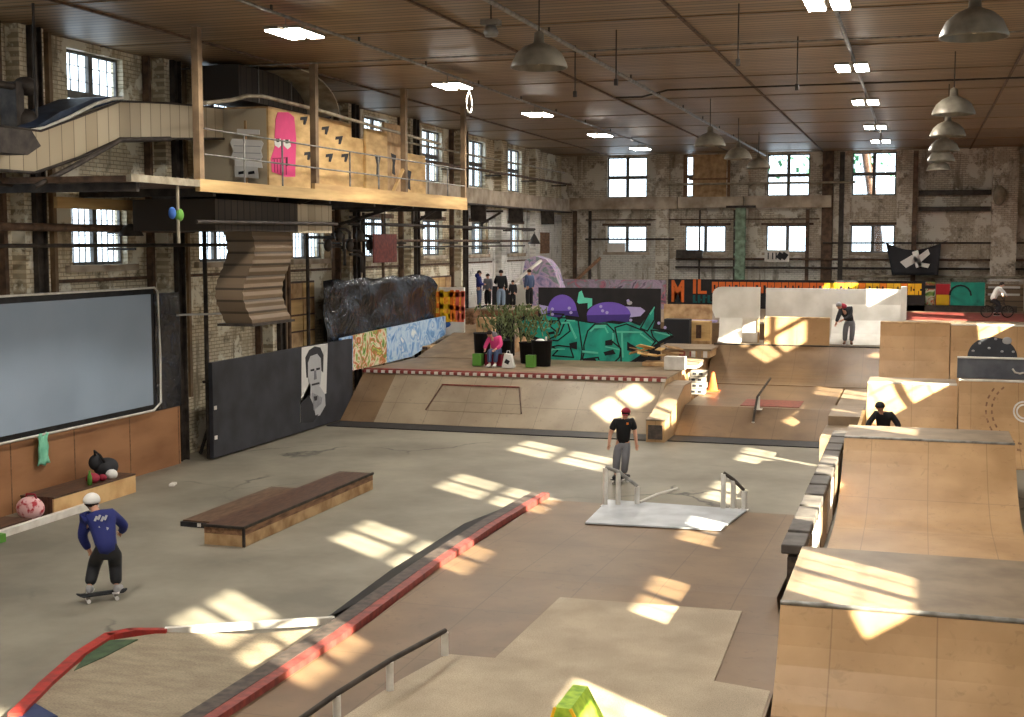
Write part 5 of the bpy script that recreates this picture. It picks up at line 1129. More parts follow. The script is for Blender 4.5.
# tree beyond the back windows
random.seed(5); g = MB().use('leaf_out')
for k in range(420):
    x = random.uniform(-9, 2); z = random.gauss(11.8, 1.0); y = 73.5+random.random()*2.5; s_ = .16+.2*random.random()
    a = random.random()*6; g.cbox((x, y, z), (s_, .03, s_*.7), a, a*1.3, a*.7)
g.use('wood_dark').tube([(-2, 75, 0), (-2.2, 75, 6), (-3, 75, 11)], .25, 8)
o = one('tree', g, 'leaf_out', 'green tree outside the upper back windows', 'tree')
# ================================================================== MID-HALL PROPS ON THE CHEQUERED DECK
yM = 45.6
def MP(a, b, y=yM): # crop of the mural: 1024 wide = 180 px
    return aty(500+a/5.69, 280+b/5.69, y)
x0, z1 = MP(218, 42); x1, _ = MP(914, 42)
t = thing('graffiti_wall', 'black board wall with big teal graffiti letters and purple mushroom shapes', 'graffiti wall', ((x0+x1)/2, yM, 1.52))
MB().use('black_board').box(x0, x1, yM, yM+.12, 1.53, z1).build('board', 'black_board', t)
for k in range(4): MB().use('wood_raw').bar((x0+.4+k*1.3, yM+.12, 3.6), (x0+.4+k*1.3, yM+1.3, 1.53), .08).build('brace', 'wood_raw', t)
g = MB()
def ml(pix, m, d):
    g.use(m).poly3([(MP(a, b)[0], yM-.012*d, MP(a, b)[1]) for a, b in pix], (0, -.011, 0))
sil = [(100, 230), (150, 205), (225, 215), (235, 195), (290, 185), (365, 190), (380, 230), (430, 225), (520, 240), (600, 235), (680, 245), (740, 230), (800, 255), (850, 180), (885, 135), (885, 220), (870, 270), (960, 290), (985, 320), (880, 375), (840, 420), (790, 450), (720, 490), (640, 515), (560, 512), (430, 500), (250, 505), (236, 400), (240, 345), (190, 330), (120, 310)]
ml([(a+(6 if a > 500 else -6), b-4 if b < 300 else b+4) for a, b in sil], 'c_black', 1)
ml([(a+(2 if a < 500 else -2), b+(7 if b < 300 else -7)) for a, b in sil], 'teal_spray', 1.25)
def stroke(pts, w, m, d):
    for i in range(len(pts)-1):
        (a, b), (c, e_) = pts[i], pts[i+1]; L_ = math.hypot(c-a, e_-b) or 1; nx, ny = -(e_-b)/L_*w/2, (c-a)/L_*w/2; ex, ey = (c-a)/L_*w*.3, (e_-b)/L_*w*.3
        ml([(a+nx-ex, b+ny-ey), (c+nx+ex, e_+ny+ey), (c-nx+ex, e_-ny+ey), (a-nx-ex, b-ny-ey)], m, d+i*.02)
# letters: outer teal shapes with dark counters and pale highlights
L1 = [(110, 235), (160, 215), (300, 240), (285, 262), (330, 300), (345, 250), (330, 215), (380, 215), (400, 290), (330, 345), (250, 340), (180, 320), (125, 300)]
L2 = [(245, 350), (340, 310), (375, 230), (445, 225), (460, 330), (470, 400), (455, 495), (250, 498), (245, 430), (300, 380), (330, 400), (300, 430), (420, 440), (400, 380), (330, 372), (250, 392)]
L3 = [(478, 370), (500, 290), (540, 250), (610, 250), (650, 290), (640, 350), (690, 390), (680, 440), (620, 500), (575, 495), (560, 440), (470, 450), (480, 410)]
L4 = [(655, 270), (720, 250), (820, 290), (885, 350), (840, 405), (740, 470), (690, 480), (690, 400), (670, 350)]
L5 = [(800, 275), (850, 185), (882, 145), (880, 225), (840, 290)]; L6 = [(860, 285), (950, 295), (975, 318), (900, 355), (870, 320)]
L7 = [(230, 200), (290, 190), (365, 195), (330, 232), (240, 235)]
for Lx in (L1, L2, L3, L4, L5, L6, L7): stroke(Lx+[Lx[0]], 8, 'c_black', 1.9)
for Lx in ([(600, 345), (650, 335), (640, 370), (600, 372)], [(590, 410), (645, 395), (660, 420), (600, 430)], [(725, 350), (780, 385), (780, 410), (725, 400)], [(395, 360), (440, 350), (440, 395), (400, 385)], [(470, 450), (540, 440), (560, 480), (480, 490)], [(265, 300), (310, 290), (315, 305), (270, 312)]):
    ml(Lx, 'c_black', 3)
for Lx in ([(130, 250), (285, 270), (287, 280), (135, 262)], [(350, 240), (395, 236), (440, 330), (430, 336), (392, 246), (352, 250)], [(690, 300), (700, 300), (705, 440), (695, 440)], [(470, 400), (560, 410), (560, 420), (470, 412)], [(800, 300), (870, 352), (866, 360), (796, 308)], [(540, 265), (600, 262), (620, 300), (612, 303), (597, 272), (542, 275)], [(150, 222), (295, 240), (297, 248), (150, 232)], [(510, 290), (545, 256), (605, 254), (606, 262), (548, 266), (520, 294)], [(665, 290), (810, 292), (812, 300), (668, 300)], [(640, 300), (650, 300), (648, 345), (640, 345)], [(250, 420), (300, 390), (370, 390), (370, 396), (305, 398), (256, 430)],
           [(600, 375), (680, 392), (680, 398), (600, 382)], [(852, 190), (880, 150), (882, 158), (858, 200)], [(880, 290), (970, 312), (968, 318), (880, 298)], [(560, 455), (620, 480), (618, 488), (556, 462)], [(380, 225), (430, 228), (430, 236), (382, 234)]):
    ml(Lx, 'teal_l' if False else 'c_teal_l', 3.5)
def blob(cx, cy, rx, ry, m, d, a0=0, a1=360, n=20): ml([(cx+rx*math.cos(math.radians(a0+(a1-a0)*k/n)), cy-ry*math.sin(math.radians(a0+(a1-a0)*k/n))) for k in range(n+1 if a1-a0 < 360 else n)], m, d)
blob(355, 175, 82, 92, 'c_purple', 1.5, 0, 180); ml([(270, 175), (440, 175), (450, 210), (380, 200), (330, 215), (270, 205)], 'c_purple_d', 1.6)
blob(620, 200, 125, 75, 'c_purple', 1.5, 0, 180); ml([(495, 200), (745, 195), (730, 240), (640, 230), (560, 245), (500, 235)], 'c_purple_d', 1.6)
ml([(700, 150), (800, 155), (828, 175), (800, 205), (720, 215)], 'c_lilac', 1.4)
ml([(440, 125), (450, 70), (465, 60), (480, 100), (525, 105), (525, 145), (500, 165), (500, 130), (450, 135)], 'c_teal_l', 1.4)
ml([(225, 140), (275, 150), (280, 190), (235, 200)], 'c_lilac', 1.4)
for cx, cy in ((300, 165), (395, 160), (405, 185), (585, 175), (610, 185), (575, 150), (745, 228), (730, 118), (905, 245), (940, 270), (300, 195)): blob(cx, cy, 9, 9, 'c_lilac', 2.5, 0, 360, 8)
blob(738, 130, 16, 12, 'c_greyl', 2, 0, 360, 8)
g.build('painted_letters', None, t)
# planters, bins, crates
def DK(a, b, z=1.52): return atz(a, b, z)
yD = 42.3
def dx(px_, y=yD): return aty(px_, 365, y)[0]
def planter(x, y, r, h, label, cat='planter', col='c_black', plants=0):
    t = thing('planter_tub', label, cat, (x, y, 1.54))
    MB().use(col).lathe((x, y, 1.54), [(0, 0), (r*.85, 0), (r, h), (r*1.05, h), (r*1.05, h+.04), (r*.93, h+.04), (r*.9, h-.05), (0, h-.05)], 18).build('tub', col, t)
    if plants:
        g = MB().use('leaf')
        for k in range(plants):
            a = random.random()*6.28; rr = random.random()*r*1.9; hh = .1+random.random()**.7*1.7
            g.cbox((x+rr*math.cos(a)*1.6, y+rr*math.sin(a), 1.54+h+hh*.7), (.03+.04*random.random(), .012, .14+.14*random.random()), a, random.uniform(-.8, .8), random.uniform(-.8, .8))
        for k in range(6):
            a = k; g.tube([(x, y, 1.54+h-.1), (x+.4*math.cos(a), y+.3*math.sin(a), 1.54+h+.8)], .012, 5)
        g.build('foliage', 'leaf', t)
    return t
planter(dx(474), 43.2, .3, 1.05, 'tall black bin at the left of the seated person', 'bin')
planter(dx(487), 44.0, .36, .75, 'black tub with leafy plants behind the seated person', plants=150)
planter(dx(516), 43.9, .36, .7, 'black tub with tall leafy plants left of the big black bin', plants=190)
t = planter(dx(536), 43.0, .36, .85, 'big round black bin in front of the teal letters, something white in it', 'bin')
MB().use('c_white').ell((dx(536)-.05, 43.0, 1.54+.84), (.18, .15, .1), 10, 6).build('white_rubbish', 'c_white', t)
for i, (px_, w_, l) in enumerate([(478, .32, 'green crate standing left of the seated person'), (531, .3, 'green crate standing in front of the big round black bin')]):
    x = dx(px_, 42.4); t = thing('crate', l, 'crate', (x, 42.4, 1.54), 'green crates on the deck')
    bevel(MB().use('c_green').box(x-w_/2, x+w_/2, 42.25, 42.55, 1.54, 1.96).build('body', 'c_green', t), .015)
    MB().use('green_paint').box(x-w_/2+.03, x+w_/2-.03, 42.28, 42.52, 1.96, 1.965).build('inside', 'green_paint', t)
x = dx(493, 42.3); t = thing('stool_box', 'dark red box the person in pink sits on', 'seat', (x, 42.5, 1.54))
bevel(MB().use('c_maroon').box(x-.35, x+.25, 42.45, 42.85, 1.54, 1.93).build('body', 'c_maroon', t), .02)
MB().use('wood_dark').box(x-.37, x+.27, 42.43, 42.87, 1.93, 1.96).build('lid', 'wood_dark', t)
x = dx(508, 42.0); t = thing('shopping_bag', 'white printed carrier bag beside the feet of the seated person', 'bag', (x, 42.0, 1.54))
MB().use('c_white').prism([(x-.2, 1.54), (x+.22, 1.54), (x+.12, 2.0), (x-.1, 2.02)], 41.9, 42.15, 'xz').build('bag', 'c_white', t)
MB().use('c_charcoal').cbox((x, 41.89, 1.75), (.16, .01, .14), 0, 0, .5).build('print', 'c_charcoal', t)
MB().use('c_white').tube([(x-.06, 42, 2.0), (x-.03, 42, 2.12), (x+.05, 42, 2.12), (x+.08, 42, 2.0)], .012, 6).build('handle', 'c_white', t)
one('white_post', MB().use('white_paint').tube([(dx(546, 43), 43.0, 1.54), (dx(546, 43), 43.0, 2.55)], .04, 8), 'white_paint', 'thin white post at the right of the big round bin', 'post')
# pallet and wood boxes left of the plants
def px_box(name, label, cat, y, a, b, c, d, depth, m, zb=None, parts=None):
    x0, z1 = aty(a, b, y); x1, z0 = aty(c, d, y)
    if zb is not None: z0 = zb
    t = thing(name, label, cat, ((x0+x1)/2, y+depth/2, z0))
    bevel(MB().use(m).box(x0, x1, y, y+depth, z0, z1).build('body', m, t), .015)
    return t, x0, x1, z0, z1
x0, z1 = aty(447, 319, 50.2); x1, z0 = aty(472, 338, 50.2)
x0 = max(x0, -18.0)
for k, l in enumerate(['lowest grey pallet of the stack behind the planters', 'middle grey pallet of the stack behind the planters', 'topmost grey pallet of the stack behind the planters']):
    zb = 2.42+k*.28-.28; t = thing('pallet', l, 'pallet', ((x0+x1)/2, 50.6, zb))
    for j in range(3): MB().use('wood_mid').box(x0+j*(x1-x0-.15)/2, x0+.15+j*(x1-x0-.15)/2, 50.4, 51.3, zb, zb+.2).build('block', 'wood_mid', t)
    for j in range(5): MB().use('wood_mid').box(x0, x1, 50.4+j*.19, 50.54+j*.19, zb+.2, zb+.27).build('slat', 'wood_mid', t)
t, *_ = px_box('plywood_crate', 'tan plywood crate with plants around it behind the planters', 'crate', 48.5, 476, 318, 492, 345, .8, 'wood_raw', 1.54)
px_box('dark_box', 'dark board with pale scribbles left of the teal letters', 'board', 46.6, 496, 316, 514, 345, .1, 'black_board', 1.53)
t, x0, x1, z0, z1 = px_box('kicker_box', 'small tan wedge box on the deck left of the black bin', 'ramp', 46.3, 412, 346, 430, 360, 1.2, 'wood_raw', 1.66)
MB().use('ply').sheet([(x0-.45, 1.7), (x0, z1)], 46.3, 47.5, .03, 'xz').build('slope', 'ply', t)
MB().use('wood_dark').box(x1-.35, x1-.1, 46.28, 46.3, z0+.15, z1-.12).build('slot', 'wood_dark', t)
# right of the mural
px_box('wood_offcuts', 'heap of splintered plywood at the right foot of the teal letters', 'wood scraps', 44.0, 642, 362, 664, 371, .8, 'wood_raw', 1.53)
t = D.objects['wood_offcuts']
random.seed(11)
for k in range(9):
    a = random.random()*3; MB().use('wood_raw' if k % 2 else 'ply_yellow').cbox((OW['wood_offcuts'].x-.6+random.random()*1.2, 44.1+random.random()*.6, 1.86+.04*k), (.7, .22, .03), a, random.uniform(-.4, .4), random.uniform(-.4, .4)).build('board_scrap', 'wood_raw', t)
def tbl(label, y, a, b, c, ztop, zb, dep=1.2, m='wood_raw'):
    x0, z1 = aty(a, b, y); x1, _ = aty(c, b, y); z1 = z1
    t = thing('box_table', label, 'box', ((x0+x1)/2, y+dep/2, zb))
    MB().use('grey_deck').box(x0, x1, y, y+dep, z1-.07, z1).build('top', 'grey_deck', t)
    MB().use(m).box(x0+.25, x1-.05, y+.05, y+dep, zb, z1-.07).build('body', m, t)
    return t, x0, x1, z1
t, x0, x1, z1 = tbl('long grey-topped box between the teal letters and the second bank', 47.6, 655, 348, 711, 0, 1.54, 2.4)
for k in range(4): MB().use('white_paint' if k % 2 else 'grey_deck').box(x1-.95+k*.22, x1-.8+k*.22, 47.62, 47.66, 1.56, z1-.08).build('upright_board', 'white_paint', t)
MB().use('red_worn').box(x0+.9, x0+1.5, 47.63, 47.66, 1.6, z1-.1).build('red_patch', 'red_worn', t)
t, x0, x1, z1 = tbl('lower grey slab resting on white boards and pale blocks beside the hubba ledge', 43.6, 670, 362, 698, 0, 1.54, 1.5, 'white_paint')
one('white_board_box', MB().use('white_paint').box(aty(664, 360, 42.9)[0], aty(684, 360, 42.9)[0], 42.9, 43.4, 1.54, aty(672, 357, 42.9)[1]), 'white_paint', 'sunlit white box beside the splintered plywood', 'box')
xw = aty(689, 370, 43.0)[0]; xe = aty(705, 370, 43.0)[0]
for k, l in enumerate(['lowest', 'second', 'third', 'topmost']):
    zb = .735+k*.2; t = thing('concrete_block', '%s pale concrete block in the stack at the top of the second bank' % l, 'block', ((xw+xe)/2, 43.1, zb), 'stack of pale concrete blocks')
    o = MB().use('stone').box(xw+.04*(k % 2), xe+.04*(k % 2), 42.9, 43.35, zb, zb+.195).build('block', 'stone', t); bevel(o, .03)
    for s_ in (.3, .7): MB().use('c_charcoal').cbox((xw+(xe-xw)*s_+.04*(k % 2), 42.895, zb+.1), (.12, .01, .07)).build('hollow', 'c_charcoal', t)
x, z = aty(713, 383, 44.2); t = thing('traffic_cone', 'orange plastic cone at the foot of the brown quarter pipe', 'cone', (x, 44.2, .72))
MB().use('orange').lathe((x, 44.2, .75), [(.2, 0), (.17, .0), (.05, .62), (.03, .64), (0, .64)], 16).build('cone', 'orange', t)
MB().use('orange').box(x-.24, x+.24, 43.96, 44.44, .725, .755).build('base', 'orange', t)
t, x0, x1, z0, z1 = px_box('plywood_box', 'open-fronted pale box with a dark opening left of the narrow white wall', 'box', 51.8, 690, 321, 710, 341, .5, 'ply_yellow', None)
MB().use('wood_dark').box(x0+.25, x1-.35, 51.78, 51.8, z0+.1, z1-.15).build('opening', 'wood_dark', t)
MB().use('wood_raw').box(x0, x1, 51.75, 52.3, 0, z0).build('base', 'wood_raw', t)
t, *_ = px_box('black_curtain', 'dark curtained box right of the graffiti wall', 'box', 51.0, 664, 319, 689, 338, .6, 'c_charcoal', 1.54)
one('lilac_shelf', MB().use('c_lilac').box(aty(664, 316, 53)[0], aty(712, 316, 53)[0], 54.0, 54.6, 2.46, 2.54), 'c_lilac', 'pale lilac plank on the edge of the raised deck under the orange letters', 'plank')
x0, z1 = aty(664, 304, 55); x1, z0 = aty(712, 315, 55)
one('plywood_barrier', MB().use('wood_raw').box(x0, x1, 55.0, 55.1, 2.47, z1), 'wood_raw', 'tan plywood barrier below the big orange letters', 'barrier')
# painted structures behind the group
x0, z1 = aty(556, 279, 64); x1, _ = aty(666, 279, 64)
one('painted_barrier', MB().use('mural_mix').box(x0, x1, 64, 64.1, 2.47, z1), 'mural_mix', 'long sprayed lilac and grey barrier left of the orange letters', 'barrier')
x, _ = aty(543, 280, 58.5)
g = MB().use('mural_lilac').prism([(x-.95, 2.47), (x+1.15, 2.47), (x+.95, 3.6), (x+.6, 4.6), (x+.25, 5.0), (x-.3, 5.15), (x-.75, 4.95), (x-.9, 4.2), (x-.75, 3.4)], 58.1, 59.1, 'xz')
o = one('painted_boulder', g, 'mural_lilac', 'tall sprayed boulder shape in lilac and green behind the group of people', 'boulder')
a = aty(507, 288, 56.6); b = aty(533, 263, 56.6)
one('white_plank', MB().use('white_paint').bar((a[0], 56.6, a[1]), (b[0], 57.9, b[1]+.1), .18, .1).bar((a[0], 56.6, a[1]), (a[0]-.1, 56.6, 2.47), .1), 'white_paint', 'white plank slanting up behind the group of people', 'plank')
one('white_plank', MB().use('white_paint').bar((aty(507, 290, 55.5)[0], 55.5, 3.9), (aty(516, 306, 55.5)[0], 55.5, 2.97), .08), 'white_paint', 'short white plank leaning on the ground behind the person in pale jeans', 'plank')
x0, _ = aty(514, 290, 55); x1, _ = aty(527, 290, 55)
one('white_block', bevel and MB().use('softw' if False else 'white_wall').box(x0, x1, 55.2, 55.6, 2.97, 3.9), 'white_wall', 'pale block behind the dark-clothed child of the group', 'block')
thing_ = thing('low_platform', 'low grey timber platform the group of people stands on', 'platform', (-16.8, 54, 2.47))
MB().use('wood_mid').box(-18.55, -14.9, 52.3, 56.2, 2.48, 2.9).build('frame', 'wood_mid', thing_)
MB().use('grey_deck').box(-18.55, -14.9, 52.3, 56.2, 2.9, 2.95).build('deck', 'grey_deck', thing_)
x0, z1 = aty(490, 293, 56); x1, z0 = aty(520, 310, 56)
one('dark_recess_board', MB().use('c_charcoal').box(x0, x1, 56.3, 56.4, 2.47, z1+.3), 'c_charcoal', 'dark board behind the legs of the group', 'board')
x0, z1 = aty(530, 238, 69.9) ; 
one('notice_board', MB().use('wood_mid').box(XL+.06, XL+.12, 65.6, 67.2, 5.2, 6.3), 'wood_mid', 'small square brown notice on the white painted corner wall', 'notice')
t = thing('wall_lamp', 'small dark cone lamp on the white painted bricks', 'lamp', (-18.2, 62.5, 5.9))
MB().use('steel_dark').lathe((-18.3, 62.3, 5.7), [(.32, 0), (.3, .05), (.1, .4), (.04, .5), (0, .5)], 14).build('shade', 'steel_dark', t)
MB().use('steel_dark').tube([(-18.3, 62.3, 6.15), (-18.3, 62.3, 6.35), (-18.95, 62.3, 6.35)], .03, 6).build('arm', 'steel_dark', t)
t = thing('wall_lamp', 'small dark dome lamp beside the near lower window, hanging from the rusty pipe', 'lamp', (-17.9, 29.2, 5.8))
yl, zl = atx(131, 236, -18.0)
MB().use('steel_dark').lathe((-18.0, yl, zl), [(.3, 0), (.28, .05), (.2, .2), (.06, .28), (0, .3)], 14).build('shade', 'steel_dark', t)
MB().use('steel_dark').tube([(-18.0, yl, zl+.28), (-18.0, yl, 6.1), (-18.3, yl, 6.12)], .02, 6).build('rod', 'steel_dark', t)
# ================================================================== PEOPLE
def skin(name, verts, edges, parent, m, root=0, sub=1, ell=None):
    """one continuous skinned surface: verts = [(x,y,z,r[,r2])]"""
    import bmesh
    me = D.meshes.new(name); bm = bmesh.new(); ly = bm.verts.layers.skin.verify(); V = []
    for v in verts:
        b = bm.verts.new(v[:3]); b[ly].radius = (v[3], v[4] if len(v) > 4 else v[3]); V.append(b)
    for a, b in edges: bm.edges.new((V[a], V[b]))
    V[root][ly].use_root = True
    bm.to_mesh(me); bm.free()
    o = D.objects.new(name, me); C.objects.link(o); o.parent = parent
    s_ = o.modifiers.new('skin', 'SKIN'); s_.use_smooth_shade = True; s_.use_x_symmetry = False
    u_ = o.modifiers.new('sub', 'SUBSURF'); u_.levels = sub; u_.render_levels = sub
    me.materials.append(M[m]); OW[o.name] = Vector((0, 0, 0)); return o
def lerp(a, b, t): return tuple(a[i]+(b[i]-a[i])*t for i in range(3))
def person(label, loc, rz, J, top='c_black', trousers='c_charcoal', shoes='c_charcoal', sleeve='long', hat=None, hair='c_hair', k=1.0, fingers=True, group=None, hood=None, extra=None):
    """J: joints in metres, x = the person's right, y = the way they face"""
    t = thing('person', label, 'person', loc, group); t.rotation_euler.z = rz; t.scale = (k,)*3; OW[t.name] = Vector((0, 0, 0))
    P, CH, NK, HD = J['pelvis'], J['chest'], J['neck'], J['head']
    V = []; E_ = []
    def v(p, r, r2=None): V.append(tuple(p)+((r, r2) if r2 else (r,))); return len(V)-1
    def e(a, b): E_.append((a, b))
    pel = v(P, .13, .11); wa = v(lerp(P, CH, .45), .12, .10); ch = v(CH, .15, .12); nk = v(NK, .055)
    hd = v(lerp(NK, HD, .35), .062, .07); hc = v(HD, .088, .10); e(pel, wa); e(wa, ch); e(ch, nk); e(nk, hd); e(hd, hc)
    d = (Vector(HD)-Vector(NK)).normalized(); tp = v(Vector(HD)+d*.10, .055, .06); e(hc, tp)
    for sd in ('L', 'R'):
        S, B, W = J['sh'+sd], J['el'+sd], J['ha'+sd]
        a = v(S, .066); b = v(B, .05); w_ = v(lerp(B, W, .92), .034); e(ch, a); e(a, b); e(b, w_)
        dr = (Vector(W)-Vector(B)).normalized(); pm = v(Vector(W)+dr*.035, .03, .018); e(w_, pm)
        side = dr.cross(Vector((0, 1, .2))).normalized()
        up_ = side.cross(dr).normalized()
        if fingers:
            for q_, (off, ln) in enumerate([(-.027, .062), (-.009, .078), (.009, .072), (.027, .055)]):
                b0 = Vector(W)+dr*.075+side*off; f0 = v(b0, .0085); f1 = v(b0+dr*ln*.55+up_*.008, .008); f2 = v(b0+dr*ln*.95+up_*.026, .0065); e(pm, f0); e(f0, f1); e(f1, f2)
            b0 = Vector(W)+dr*.02-side*.035; f0 = v(b0, .01); f1 = v(b0+dr*.035-side*.02+up_*.01, .009); e(pm, f0); e(f0, f1)
        Hp, K, A, T = J['hi'+sd], J['kn'+sd], J['an'+sd], J['to'+sd]
        a = v(Hp, .085); b = v(K, .055); c = v(lerp(K, A, .35), .05); d_ = v(A, .035); f = v(T, .03, .02); e(pel, a); e(a, b); e(b, c); e(c, d_); e(d_, f)
    skin('body', V, E_, t, 'skin', 0)
    # face: nose, eyes, ears, mouth (facing +y of the head)
    fz = J.get('face', (0, 1, -.1)); fd = Vector(fz).normalized(); rt = fd.cross(Vector((0, 0, 1))).normalized(); uu = rt.cross(fd)
    Hc = Vector(HD)
    MB().use('skin').ell(Hc+fd*.105-uu*.015, (.014, .02, .02), 8, 6).build('nose', 'skin', t)
    for s_ in (-1, 1):
        MB().use('c_charcoal').ell(Hc+fd*.094+rt*s_*.034+uu*.018, (.013, .009, .007), 8, 5).build('eye', 'c_charcoal', t)
        MB().use('skin').ell(Hc+rt*s_*.093-uu*.005, (.014, .02, .03), 8, 6).build('ear', 'skin', t)
    MB().use('c_maroon').cbox(Hc+fd*.094-uu*.052, (.045, .008, .008), math.atan2(-fd.x, fd.y)).build('mouth', 'c_maroon', t)
    # clothing
    V = []; E_ = []
    a = v(lerp(P, CH, -.32), .175, .15); b = v(lerp(P, CH, .4), .17, .145); c = v(CH, .2, .155); n_ = v(lerp(CH, NK, .78), .085); e(a, b); e(b, c); e(c, n_)
    for sd in ('L', 'R'):
        S, B, W = J['sh'+sd], J['el'+sd], J['ha'+sd]
        s1 = v(S, .098); e(c, s1)
        if sleeve == 'short': s2 = v(lerp(S, B, .75), .085); e(s1, s2)
        else: s2 = v(B, .078); s3 = v(lerp(B, W, .85), .058); e(s1, s2); e(s2, s3)
    skin('top', V, E_, t, top, 0)
    V = []; E_ = []
    a = v(lerp(P, CH, .1), .15, .125); a2 = v(lerp(P, CH, -.12), .15, .13); e(a, a2)
    for sd in ('L', 'R'):
        Hp, K, A = J['hi'+sd], J['kn'+sd], J['an'+sd]
        h = v(lerp(Hp, K, .1), .125); b = v(K, .10); c = v(lerp(K, A, .6), .09); d_ = v(lerp(K, A, .93), .085); e(a2, h); e(h, b); e(b, c); e(c, d_)
    skin('trousers', V, E_, t, trousers, 0)
    for sd in ('L', 'R'):
        A, T = Vector(J['an'+sd]), Vector(J['to'+sd]); dr = (T-A); dr.z = 0; dr.normalize(); an = math.atan2(dr.y, dr.x)
        R = Matrix.Rotation(an, 3, 'Z'); g = MB().use(shoes)
        cpt = Vector((A.x, A.y, T.z))+dr*.08
        g.ell(cpt, (.145, .052, .055), 14, 8, R, -.6); g.ell(Vector((A.x, A.y, T.z+.03)), (.055, .05, .06), 10, 6, R)
        g.use('c_white').cbox(cpt-Vector((0, 0, .036)), (.27, .09, .018), an); g.build('shoe', None, t)
    if hat == 'cap' or hat == 'helmet' or hat:
        kind, col = hat
        q = Vector((0, 0, 1)); g = MB().use(col)
        if kind == 'cap':
            g.ell(Hc+uu*.035, (.112, .12, .10), 16, 10, None, -.05); g.cbox(Hc+fd*.15+uu*.035, (.13, .10, .012), math.atan2(-fd.x, fd.y)); g.build('cap', col, t)
        else:
            g.ell(Hc+uu*.03-fd*.01, (.122, .138, .115), 16, 10, None, -.25); g.build('helmet', col, t)
            MB().use('c_black').tube([Hc+rt*.1, Hc-uu*.1+rt*.03, Hc-uu*.1-rt*.03, Hc-rt*.1], .008, 6).build('strap', 'c_black', t)
    if hair: MB().use(hair).ell(Hc+uu*.015-fd*.02, (.103, .108, .112), 14, 10, None, -.35 if not hat else -.6).build('hair', hair, t)
    if hood: MB().use(hood).ell(Vector(NK)-fd*.08, (.17, .12, .12), 14, 8).build('hood', hood, t)
    if extra: extra(t, J)
    return t
def joints(**kw):
    J = dict(pelvis=(0, 0, .95), chest=(0, 0, 1.32), neck=(0, .01, 1.5), head=(0, .03, 1.63), shL=(-.19, 0, 1.42), shR=(.19, 0, 1.42), elL=(-.24, 0, 1.12), elR=(.24, 0, 1.12), haL=(-.25, .06, .86), haR=(.25, .06, .86),
             hiL=(-.1, 0, .9), hiR=(.1, 0, .9), knL=(-.11, .02, .5), knR=(.11, .02, .5), anL=(-.11, 0, .1), anR=(.11, 0, .1), toL=(-.13, .15, .05), toR=(.13, .15, .05), face=(0, 1, -.1))
    J.update(kw); return J
def skateboard(label, loc, rz, deckc='c_black'):
    t = thing('skateboard', label, 'skateboard', loc); t.rotation_euler.z = rz; OW[t.name] = Vector((0, 0, 0))
    g = MB().use(deckc); pr = [(-.4, .15), (-.3, .105), (.3, .105), (.4, .15)]
    out = [(.40*math.cos(a)+(0 if abs(math.cos(a)) < .01 else 0), .1*math.sin(a)) for a in [2*PI*q/24 for q in range(24)]]
    pts = []
    for q in range(24):
        a = 2*PI*q/24; x = .3*(1 if math.cos(a) >= 0 else -1)+.1*math.cos(a); y = .1*math.sin(a); z = .105+max(0, abs(x)-.3)*.45; pts.append((x, y, z))
    n = len(pts); top = [(x, y, z+.012) for x, y, z in pts]
    g.add(pts+top, [tuple(range(n))[::-1], tuple(range(n, 2*n))]+[(i, (i+1) % n, n+(i+1) % n, n+i) for i in range(n)]); g.build('deck', deckc, t)
    for x in (-.22, .22):
        tr = MB().use('steel_grey').box(x-.03, x+.03, -.04, .04, .06, .105).tube([(x, -.085, .045), (x, .085, .045)], .014, 8).build('truck', 'steel_grey', t)
        for y in (-.085, .085): MB().use('c_white').tube([(x, y-.018, .033), (x, y+.018, .033)], .032, 14).build('wheel', 'c_white', tr)
    return t
# 1 skater in blue, seen from behind
x, y = atz(99, 601, .0)
J = joints(pelvis=(.16, -.06, .80), chest=(.02, .16, 1.12), neck=(-.12, .26, 1.28), head=(-.19, .32, 1.38), shL=(-.23, .18, 1.17), shR=(.16, .20, 1.24), elL=(-.30, .18, .90), haL=(-.20, .24, .66), elR=(.26, .40, 1.02), haR=(.14, .55, .88),
           hiL=(.06, -.06, .76), hiR=(.26, -.04, .76), knL=(-.12, .18, .5), knR=(.18, .2, .5), anL=(-.14, .0, .2), anR=(.24, .06, .2), toL=(-.17, .12, .15), toR=(.24, .18, .15), face=(-.35, .9, -.35))
def backprint(t, J):
    g = MB().use('c_greyl')
    for q in range(4): g.cbox((-.03+q*.05, .045-.004*q, 1.2+.02*(q % 2)), (.03, .012, .08), 0, -.75, .2)
    g.cbox((.1, .0, 1.08), (.14, .012, .04), 0, -.75, .3); g.cbox((.06, .0, 1.06), (.05, .012, .09), 0, -.75, -.3); g.build('shirt_print', 'c_greyl', t)
person('person in a blue sweatshirt and white helmet crouching on a skateboard, seen from behind', (x, y, 0), math.radians(14), J, 'c_navy', 'c_charcoal', 'c_greyl', 'long', ('helmet', 'c_white'), 'c_hair', 1.12, extra=backprint)
skateboard('skateboard under the skater in the blue sweatshirt', (x+.04, y+.03, 0), math.radians(44))
